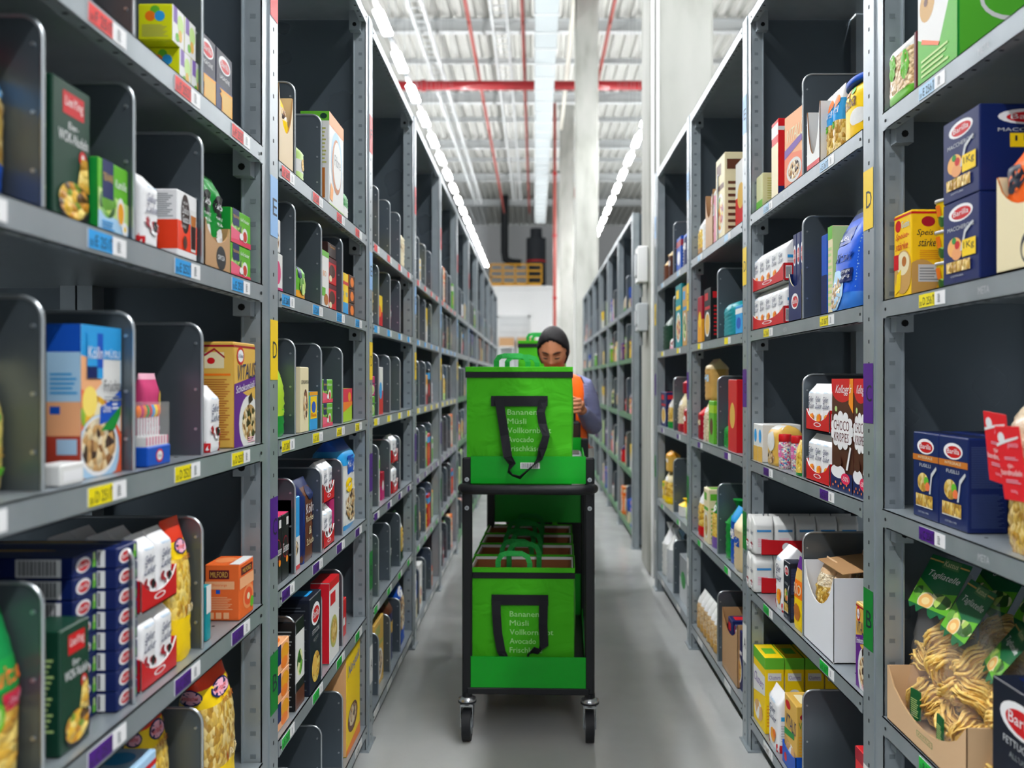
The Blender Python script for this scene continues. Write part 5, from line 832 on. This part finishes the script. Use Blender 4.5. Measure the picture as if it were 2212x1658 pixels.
def make_cart(label, x, y, rz):
    r = obj('picking_cart', None, loc=(x, y, 0), rz=rz, label=label, cat='cart', group='picking carts')
    for sx in (-1, 1):
        for k, (yy, zt) in enumerate(((0, 1.10), (1.07, 1.105))):
            q = MB(); q.box(min(sx * .218, sx * .256), max(sx * .218, sx * .256), yy, yy + .03, .185, zt, BK, .006); po = q.build('post', r)
            if k == 0:
                for z in (1.015, .905): q = MB(); q.cyl((sx * .237, -.006, z), .0085, .006, 'silver', 10, 'y'); q.cyl((sx * .237, -.008, z), .004, .004, 'grey', 8, 'y'); q.build('bolt', po)
            c = obj('caster', None, r, loc=(sx * .238, yy + .02, 0))
            q = MB(); q.cyl((-.0165, 0, .062), .061, .033, M('1C1E22', .6, name='rubber'), 28, 'x'); q.cyl((-.019, 0, .062), .036, .038, 'grey', 20, 'x'); q.cyl((-.024, 0, .062), .012, .048, 'silver', 12, 'x'); q.build('wheel', c)
            q = MB(); CH = M('C0C4C8', .25, .9, name='zinc plate'); lathe(q, [(.028, .142), (.034, .15), (.034, .165), (.02, .172)], CH, 20)
            for s2 in (-1, 1):
                q.box(min(s2 * .021, s2 * .025), max(s2 * .021, s2 * .025), -.026, .026, .09, .146, CH, .002); q.box(min(s2 * .021, s2 * .025), max(s2 * .021, s2 * .025), -.014, .014, .052, .092, CH, .002)
            q.box(-.025, .025, -.026, .026, .138, .146, CH); q.build('fork', c)
            q = MB(); q.cyl((0, 0, .168), .02, .02, BK, 14); q.cyl((0, 0, .15), .036, .006, BK, 20); q.build('swivel_mount', c)
    q = MB(); q.tube([(-.237, 0, .985), (-.25, -.03, .985), (-.235, -.065, .985), (-.2, -.075, .985), (.2, -.075, .985), (.235, -.065, .985), (.25, -.03, .985), (.237, 0, .985)], .019, BK, 12); q.build('handle_bar', r)
    q = MB(); q.box(-.222, .222, -.002, .002, 1.0, 1.105, GP); q.box(-.222, .222, 1.09, 1.094, .68, 1.108, GP)
    for sx in (-1, 1): q.box(min(sx * .222, sx * .226), max(sx * .222, sx * .226), .02, 1.08, 1.0, 1.06, GP)
    q.build('upper_panel', r)
    q = MB(); q.box(-.237, .237, .0, 1.1, .965, .985, BK, .004); q.build('upper_shelf', r)
    q = MB(); q.box(-.222, .222, -.002, .002, .213, .332, GP); q.box(-.222, .222, 1.09, 1.094, .213, .42, GP)
    for sx in (-1, 1): q.box(min(sx * .222, sx * .226), max(sx * .222, sx * .226), .02, 1.08, .213, .25, GP)
    q.build('lower_panel', r)
    q = MB(); q.box(-.237, .237, -.004, 1.1, .186, .212, BK, .004); q.build('lower_shelf', r)
    return r
SKEW = -math.radians(2.1)
cart = make_cart('black picking cart with green boards in the middle of the aisle', -.027, 3.5, SKEW)
q = MB(); q.box(0, .075, -.0035, -.0022, 0, .023, 'offwhite'); draw(q, lambda u, v, e: (.075 * u, -.0036 - e, .023 * v), [('bar', 0, 0, 1, 1)]); q.build('barcode_label', cart, loc=(-.03, 0, 1.058))
cart2 = make_cart('black picking cart standing behind the person', .075, 5.62, 0)
WORDS_ = ['Bananen', 'Müsli', 'Vollkornbrot', 'Avocado', 'Frischkäse', 'frooop']
def make_bag(h, open_top, x0, yfront, z0, label, lines=5, text=True, strap=None, w=.408, d=.27, handles=True, group=None, parent_rot=True):
    r = obj('carrier_bag', None, label=label, cat='bag', group=group)
    c, s = cos(SKEW), sin(SKEW); X = x0 + w / 2; 
    r.location = (-.027 + X * c - yfront * s, 3.5 + X * s + yfront * c, z0) if parent_rot else (X, yfront, z0); r.rotation_euler = (0, 0, SKEW if parent_rot else 0)
    q = MB(); t = .006; nx, nz = 12, 10
    def wall(f, m, flip=False):
        vs = [f(i / nx, j / nz) for j in range(nz + 1) for i in range(nx + 1)]
        fs = [(j * (nx + 1) + i, j * (nx + 1) + i + 1, (j + 1) * (nx + 1) + i + 1, (j + 1) * (nx + 1) + i) for j in range(nz) for i in range(nx)]
        q.add(vs, [tuple(reversed(a)) for a in fs] if flip else fs, m, True)
    sag = lambda u, v: .006 * sin(pi * u) * sin(pi * v) * (1 + .5 * sin(7 * u + 5 * v))
    front = lambda u, v: (-w / 2 + w * u, -sag(u, v), h * v)
    wall(front, BAGM); wall(lambda u, v: (w / 2 - w * u, d + sag(u, v), h * v), BAGM)
    wall(lambda u, v: (w / 2 + sag(u, v), d * u, h * v), BAGM); wall(lambda u, v: (-w / 2 - sag(u, v), d - d * u, h * v), BAGM)
    q.add([(-w / 2, 0, 0), (w / 2, 0, 0), (w / 2, d, 0), (-w / 2, d, 0)], [(3, 2, 1, 0)], BAGM)
    if text:
        fn = lambda u, v, e: (-w / 2 + w * u, -sag(max(0, min(1, u)), max(0, min(1, v))) - .0012 - e, h * v)
        tx = .39; wids = [.28, .18, .415, .25, .31, .17]; zt = (h - .184) / h if not open_top else (h - .188) / h; lh = .0352 / h; n_ = lines
        for k in range(n_): draw(q, fn, [('t', WORDS_[k], tx, zt - lh * k, tx + wids[k], zt - lh * k + .021 / h, 'A0DC8C')])
    q.build('bag_body', r)
    if open_top:
        q = MB(); q.box(-w / 2 + .008, w / 2 - .008, .008, d - .008, .01, .014, 'kraft')
        for a in ((-w / 2 + .008, w / 2 - .008, .01, .013), (-w / 2 + .008, w / 2 - .008, d - .013, d - .01), (-w / 2 + .01, -w / 2 + .013, .01, d - .01), (w / 2 - .013, w / 2 - .01, .01, d - .01)): q.box(*a, .014, h - .014, '8A5430')
        q.build('cardboard_insert', r)
        q = MB()
        for a in ((-w / 2 + .003, w / 2 - .003, .003, .008), (-w / 2 + .003, w / 2 - .003, d - .008, d - .003), (-w / 2 + .003, -w / 2 + .008, .004, d - .004), (w / 2 - .008, w / 2 - .003, .004, d - .004)): q.box(*a, h - .017, h - .004, 'offwhite')
        q.build('white_lining', r)
    q = MB(); e = .005
    for a in ((-w / 2 - e, w / 2 + e, -e, .0), (-w / 2 - e, w / 2 + e, d, d + e), (-w / 2 - e, -w / 2, 0, d), (w / 2, w / 2 + e, 0, d)): q.box(*a, h - .04, h - .018, WEB); q.box(*a, h - .018, h + .002, BAGM, .002)
    if not open_top: q.box(-w / 2, w / 2, 0, d, h - .006, h, BAGM)
    q.build('top_trim', r)
    if handles:
        for yy, sh in ((.02 if open_top else .05, -.03), (d - .03, 0)):
            q = MB(); hx = .062; zz = h - .02 if open_top else h - .002; up = .07 if open_top else .048
            q.ribbon([(-hx + sh, yy, zz - .03 if open_top else zz), (-hx + sh, yy, zz + up * .6), (-hx + sh + .012, yy + .004, zz + up * .92), (-hx * .5 + sh, yy + .008, zz + up), (hx * .5 + sh, yy + .008, zz + up), (hx + sh - .01, yy + .004, zz + up * .85), (hx + sh, yy, zz + up * .5), (hx + sh, yy, zz - .03 if open_top else zz)], [(-1, 0, 0), (-1, .1, 0), (-.7, .2, .6), (0, .4, 1), (0, .4, 1), (.7, .2, .6), (1, .1, 0), (1, 0, 0)], .021, .004, HANDLE); q.build('top_handle', r)
    if strap:
        q = MB(); q.ribbon([(strap['x0'], -.011, strap['z']), (strap['x1'], -.011, strap['z'])], (0, 0, 1), .04, .004, WEB)
        P_, Wd = zip(*strap['path']); q.ribbon([(a, -.016 - (.004 * k), b) for k, (a, b) in enumerate(P_)] if False else [(a, yb, b) for a, yb, b in P_], list(Wd), .034, .003, WEB); q.build('shoulder_strap', r)
    return r
def lp(x, y, ox, oz): a, b = px(x, y, 3.5); return (a + .027 - ox, b - oz)
# upper bag
ox, oz = -.24 + .204, .9865
pts = [((1078, 862), (1, 0, 0)), ((1083, 895), (1, 0, .1)), ((1090, 940), (1, 0, .2)), ((1098, 985), (1, -.2, .2)), ((1108, 1000), (.8, -.6, .2)), ((1100, 1016), (.3, -1, .4)), ((1108, 1024), (.1, -1, .3)), ((1124, 1029), (0, -1, .5)), ((1134, 1020), (.2, -1, .5)), ((1150, 1006), (.2, -1, .4)), ((1166, 990), (.6, -.8, 0)), ((1173, 965), (1, -.4, 0)), ((1180, 940), (.8, -.6, 0)), ((1172, 915), (1, -.3, 0)), ((1168, 890), (.9, -.3, 0)), ((1174, 862), (1, 0, 0))]
path = []
for k, ((x, y), wv) in enumerate(pts): a, b = lp(x, y, ox, oz); path.append(((a, -.02 if 3 > k or k > 12 else -.052, b), wv))
s0 = lp(1060, 866, ox, oz); s1 = lp(1183, 866, ox, oz)
make_bag(.462, False, -.24, .02, .9865, 'large green shopping bag, upright on top of the cart', 5, strap=dict(x0=s0[0], x1=s1[0], z=s0[1], path=path))
# lower bags
ox, oz = -.232 + .204, .2135
pts = [((1071, 1300), (1, 0, 0)), ((1072, 1330), (1, 0, 0)), ((1075, 1370), (1, 0, .05)), ((1082, 1408), (1, -.1, .1)), ((1092, 1428), (.8, -.4, .3)), ((1115, 1440), (.2, -.5, 1)), ((1138, 1432), (.2, -.6, 1)), ((1142, 1412), (.4, -.8, .6)), ((1152, 1405), (.2, -.6, .9)), ((1166, 1409), (.5, -.6, .7)), ((1175, 1395), (1, -.2, 0)), ((1173, 1350), (1, 0, 0)), ((1174, 1300), (1, 0, 0))]
path = []
for k, ((x, y), wv) in enumerate(pts): a, b = lp(x, y, ox, oz); path.append(((a, -.013 - (.0 if k in (0, 12) else .006), b), wv))
s0 = lp(1061, 1298, ox, oz); s1 = lp(1184, 1298, ox, oz)
for k in range(4):
    make_bag(.455, True, -.232 - .003 * k, .03 + .267 * k, .2135, 'open green shopping bag on the lower cart shelf, %s' % ('front one with black strap', 'second from the front', 'third from the front', 'rearmost')[k], 6, k == 0, dict(x0=s0[0], x1=s1[0], z=s0[1], path=path) if k == 0 else None, d=.25)
make_bag(.66, False, -.105, 5.75, .9865, 'tall green bag on the cart behind the person', 4, False, None, parent_rot=False, w=.30)
for k in range(2): make_bag(.455, True, -.14, 5.66 + .3 * k, .2135, 'open green bag low on the rear cart, %s one' % ('front', 'back')[k], 4, False, None, parent_rot=False)
q = MB(); q.box(.135, .215, .62, .86, .0, .075, 'grey', .006); q.box(.145, .205, .63, .85, .06, .078, 'black')
o = q.build('tool_box', label='grey tool box on the cart beside the green bag', cat='box'); o.location = (-.027, 3.5, .986); o.rotation_euler = (0, 0, SKEW)
# ---------------------------------------------------------------- person
SKIN = M('B97A58', .5, name='skin'); SKIN.node_tree.nodes['Principled BSDF'].inputs['Subsurface Weight'].default_value = .12; SKIN.node_tree.nodes['Principled BSDF'].inputs['Subsurface Radius'].default_value = (.02, .008, .004)
PX, PY = .108, 5.0
person = obj('person', None, loc=(PX, PY, 0), label='person in orange vest and blue grey top, looking down behind the cart', cat='person')
def remesh(o, v, sm=4):
    m = o.modifiers.new('surface', 'REMESH'); m.mode = 'VOXEL'; m.voxel_size = v; m.use_smooth_shade = True
    if sm: k = o.modifiers.new('smooth', 'SMOOTH'); k.iterations = sm; k.factor = .5
def ring(cx, cy, z, rx, ry, n=24, p=2.4):
    o = []
    for k in range(n):
        a = 2 * pi * k / n; c, s = cos(a), sin(a); o.append((cx + rx * math.copysign(abs(c) ** (2 / p), c), cy + ry * math.copysign(abs(s) ** (2 / p), s), z))
    return o
g = lambda x, s: math.exp(-(x / s) ** 2)
HC = Vector((-.010, -.12, 1.558)); HR = Matrix.Rotation(math.radians(-9), 3, 'Z') @ Matrix.Rotation(math.radians(25), 3, 'X')
def head_pt(th, ph, grow=0.0, face=True):
    """th 0..pi from the top, ph angle round with the face at -y"""
    d = Vector((sin(th) * sin(ph), -sin(th) * cos(ph), cos(th))); x, y, z = d
    rx, ry, rz = .079, .1, .118; p = Vector((x * rx, y * ry, z * rz))
    if z < 0: k = 1 - .26 * (-z) ** 1.5; p.x *= k; p.y *= 1 - .08 * (-z)
    if face and y < 0:
        X, Z = p.x, p.z; f = 0
        f += .027 * g(X, .012) * g(Z + .030, .016) + .013 * g(X, .009) * g(Z + .002, .022)      # nose, bridge
        f += .004 * (g(X - .017, .007) + g(X + .017, .007)) * g(Z + .034, .008)                  # nostril wings
        f -= .014 * (g(X - .032, .015) + g(X + .032, .015)) * g(Z - .004, .013)                  # eye hollows
        f += .005 * (g(X - .031, .012) + g(X + .031, .012)) * g(Z - .001, .008)                  # lids
        f += .004 * g(X, .05) * g(Z - .026, .011)                                                 # brow
        f += .008 * (g(X - .042, .02) + g(X + .042, .02)) * g(Z + .03, .022)                     # cheeks
        f += .008 * g(X, .020) * g(Z + .060, .007) + .007 * g(X, .018) * g(Z + .070, .006) - .002 * g(X, .02) * g(Z + .065, .003)
        f += .010 * g(X, .022) * g(Z + .098, .014)                                                # chin
        p.y -= f
    p *= 1 + grow; return p
def head_world(p): return HR @ p + HC
q = MB(); nt_, np_ = 56, 64; rings = []
for i in range(1, nt_): rings.append([head_world(head_pt(pi * i / nt_, 2 * pi * k / np_)) for k in range(np_)])
q.loft(rings, SKIN)
for s in (-1, 1):   # ears
    e = [head_world(Vector((s * .073, .012, z))) for z in (-.03, -.01, .012)]; q.tube(e, [.008, .012, .009], SKIN, 10, flat=1.6)
q.loft([ring(-.002, -.045 + .02 * k, 1.36 + .045 * (3 - k) * 1.0, .056 + .004 * k, .06) for k in range(4)][::-1], SKIN)
TOR = [(.84, .175, .125, 0), (.92, .195, .135, 0), (1.0, .18, .125, 0), (1.08, .155, .11, -.005), (1.2, .165, .118, -.01), (1.3, .175, .115, -.01), (1.36, .16, .095, -.01), (1.40, .11, .075, -.012), (1.43, .06, .06, -.018)]
q.loft([ring(0, y, z, a, b) for z, a, b, y in TOR], SKIN)
ARM = {1: [(.10, .0, 1.392), (.155, -.0, 1.36), (.182, -.0, 1.29), (.2, .0, 1.2), (.207, -.02, 1.15), (.19, -.1, 1.17), (.158, -.19, 1.215), (.134, -.245, 1.245)], -1: [(-.10, 0, 1.392), (-.155, 0, 1.36), (-.182, 0, 1.29), (-.2, .0, 1.2), (-.2, -.02, 1.13), (-.17, -.1, 1.13), (-.125, -.19, 1.14), (-.1, -.245, 1.15)]}
RAD = [.042, .052, .048, .043, .041, .037, .03, .025]
LEG = {s: [(s * .095, 0, .87), (s * .1, -.005, .68), (s * .1, -.015, .48), (s * .105, 0, .28), (s * .108, .01, .09)] for s in (-1, 1)}
LR = [.095, .082, .06, .052, .038]
for s in (-1, 1):
    q.tube(ARM[s], RAD, SKIN, 14); q.tube(LEG[s], LR, SKIN, 14); q.tube([(s * .108, .03, .05), (s * .11, -.06, .045), (s * .112, -.13, .03)], [.035, .035, .02], SKIN, 10)
    w = Vector(ARM[s][-1]); dz = w.z - 1.19
    X = lambda x: s * x if s > 0 else -(x - .034)
    q.tube([w, (X(.127), -.275, 1.205 + dz), (X(.121), -.312, 1.217 + dz)], [.022, .031, .028], SKIN, 14, flat=.55)
    for k, (zk, ln) in enumerate(((1.243, .95), (1.223, 1.05), (1.203, 1), (1.184, .82))):
        q.tube([(X(.121), -.305, zk + dz), (X(.122), -.335, zk + dz), (X(.108), -.335 - .026 * ln, zk - .002 + dz), (X(.084), -.338 - .028 * ln, zk - .004 + dz), (X(.060), -.335 - .018 * ln, zk - .004 + dz)], [.0095, .0095, .0088, .0078, .0068], SKIN, 10)
    q.tube([(X(.125), -.27, 1.22 + dz), (X(.108), -.283, 1.243 + dz), (X(.086), -.3, 1.252 + dz), (X(.066), -.318, 1.25 + dz)], [.012, .0115, .0095, .008], SKIN, 10)
o = q.build('body', person); remesh(o, .0032, 1)
# hair: shell cut back at the face, tied behind
HAIR = nodes_mat('dark hair', lambda m, nt, b: (setattr(b.inputs['Base Color'], 'default_value', rgb('120E12')), setattr(b.inputs['Specular IOR Level'], 'default_value', .25), setattr(b.inputs['Roughness'], 'default_value', .55), _bump(nt, b, (lambda w: (nt.links.new(_coords(nt, (60, 6, 60)), w.inputs['Vector']), w.outputs[0])[1])(nt.nodes.new('ShaderNodeTexNoise')), .004, .6)))
q = MB(); rings = []
for i in range(1, 30):
    th = pi * .70 * i / 30; rg = []
    for k in range(48):
        ph = 2 * pi * k / 48; p = head_pt(th, ph, .0, False); d = p.normalized(); f = max(0, -d.y)
        hl = .76 - .42 * min(1, abs(d.x) / .75) ** 2     # hairline height as a direction cosine
        inface = d.y < -.3 and abs(d.x) < .88 and d.z < hl 
        gr = .10 + .03 * max(0, d.z) + .06 * max(0, d.y)
        if inface: gr = -.10
        rg.append(head_world(p * (1 + gr)))
    rings.append(rg)
q.loft(rings, HAIR)
bun = [head_world(Vector((0, y, z))) for y, z in ((.085, .02), (.115, .015), (.14, .0))]; q.tube(bun, [.03, .04, .02], HAIR, 14)
q.build('hair', person)
def on_face(x, z, e=.0): 
    th = math.acos(max(-1, min(1, z / .118))); sx = max(-1, min(1, x / (.079 * sin(th)))); return head_world(head_pt(th, math.asin(sx)) + Vector((0, -e, 0)))
for s in (-1, 1):
    q = MB(); q.tube([on_face(s * (.012 + .0095 * k), .021 + .005 * sin(pi * k / 4.5), .001) for k in range(5)], [.0018, .0034, .0034, .0028, .0014], M('1A100C', .7), 6); q.build('eyebrow', person)
    q = MB(); q.tube([on_face(s * (.018 + .007 * k), -.006 - .003 * sin(pi * k / 4), .0012) for k in range(5)], [.0014, .003, .0036, .003, .0014], M('120A08', .6), 6); q.build('eyelash', person)
    q = MB(); q.tube([on_face(s * (.020 + .006 * k), .003 + .004 * sin(pi * k / 4), -.0012) for k in range(5)], [.002, .004, .0045, .004, .002], M('8A5440', .5), 8); q.build('eyelid', person)
q = MB(); q.tube([on_face(-.022 + .0073 * k, -.062 + .0015 * cos(k * 2.1), .0) for k in range(7)], [.001, .003, .004, .0036, .004, .003, .001], M('94483E', .45), 8)
q.tube([on_face(-.018 + .006 * k, -.070 - .001 * sin(pi * k / 6), -.0005) for k in range(7)], [.001, .0035, .0045, .005, .0045, .0035, .001], M('94483E', .45), 8); q.build('lips', person)
# clothes
TOP = nodes_mat('blue grey knit', lambda m, nt, b: (setattr(b.inputs['Base Color'], 'default_value', rgb('7E84AC')), setattr(b.inputs['Roughness'], 'default_value', .9), _bump(nt, b, (lambda w: (nt.links.new(_coords(nt, (6, 6, 40)), w.inputs['Vector']), w.outputs[0])[1])(nt.nodes.new('ShaderNodeTexNoise')), .012, .6)))
q = MB(); q.loft([ring(0, y, z, a + .008, b + .008) for z, a, b, y in TOR[:-1]] + [ring(0, -.018, 1.425, .072, .07)], TOP)
for s in (-1, 1): q.tube(ARM[s][:7] + [tuple(Vector(ARM[s][6]).lerp(Vector(ARM[s][7]), .75))], [r + a for r, a in zip(RAD, (.008, .01, .013, .015, .014, .012, .009, .008))], TOP, 16)
o = q.build('top', person); remesh(o, .007, 3)
VEST = M('FF6A10', .55, emit=0, name='orange safety fabric')
q = MB(); VR = [(.86, .21, .15, 0), (.93, .212, .152, 0), (1.0, .2, .145, 0), (1.08, .18, .135, -.005), (1.16, .172, .135, -.01), (1.24, .172, .142, -.01), (1.32, .168, .138, -.01), (1.38, .16, .122, -.01), (1.415, .142, .1, -.012), (1.438, .09, .085, -.015)]
q.loft([ring(0, y, z, a, b, 28, 2.6) for z, a, b, y in VR], VEST, caps=False); o = q.build('safety_vest', person); m = o.modifiers.new('thickness', 'SOLIDIFY'); m.thickness = .004
for s in (-1, 1):
    q = MB(); q.tube([(s * a * .985, -b * .42, z) for z, a, b, y in VR[4:9]], .0045, 'black', 8); q.tube([(s * a * .985, b * .42, z) for z, a, b, y in VR[4:9]], .0045, 'black', 8); q.build('vest_trim', person)
q = MB(); q.loft([ring(0, 0, .05 * k + .98, .216 - .0 * k, .156, 28, 2.6) for k in range(2)], M('D8DCDC', .3), caps=False); q.build('reflective_stripe', person)
TR = M('1A1B20', .8, name='black trousers'); q = MB(); q.loft([ring(0, 0, z, a, b) for z, a, b in ((.8, .17, .12), (.86, .19, .135), (.93, .195, .14))], TR)
for s in (-1, 1): q.tube(LEG[s], [r + .014 for r in LR], TR, 16)
o = q.build('trousers', person); remesh(o, .009, 3)
for s in (-1, 1):
    q = MB(); q.loft([[(s * .11 + rx * cos(2 * pi * k / 16) , cy + .0 + ry * sin(2 * pi * k / 16), z) for k in range(16)] for z, rx, ry, cy in ((0, .046, .135, -.06), (.03, .048, .137, -.06), (.06, .042, .11, -.04), (.1, .046, .055, .01))], M('202226', .6)); q.build('shoe', person)
q = MB(); q.tube([(.085, -.335, 1.15), (.085, -.335, 1.25), (.085, -.335, 1.325)], [.02, .019, .017], BK, 12, flat=.8); q.box(.03, .125, -.36, -.30, 1.09, 1.21, BK, .012); q.box(.04, .115, -.362, -.359, 1.1, 1.19, 'darkbrown')
o = q.build('hand_scanner', label='black handheld scanner held by the person', cat='scanner'); o.location = (PX, PY, -.02)
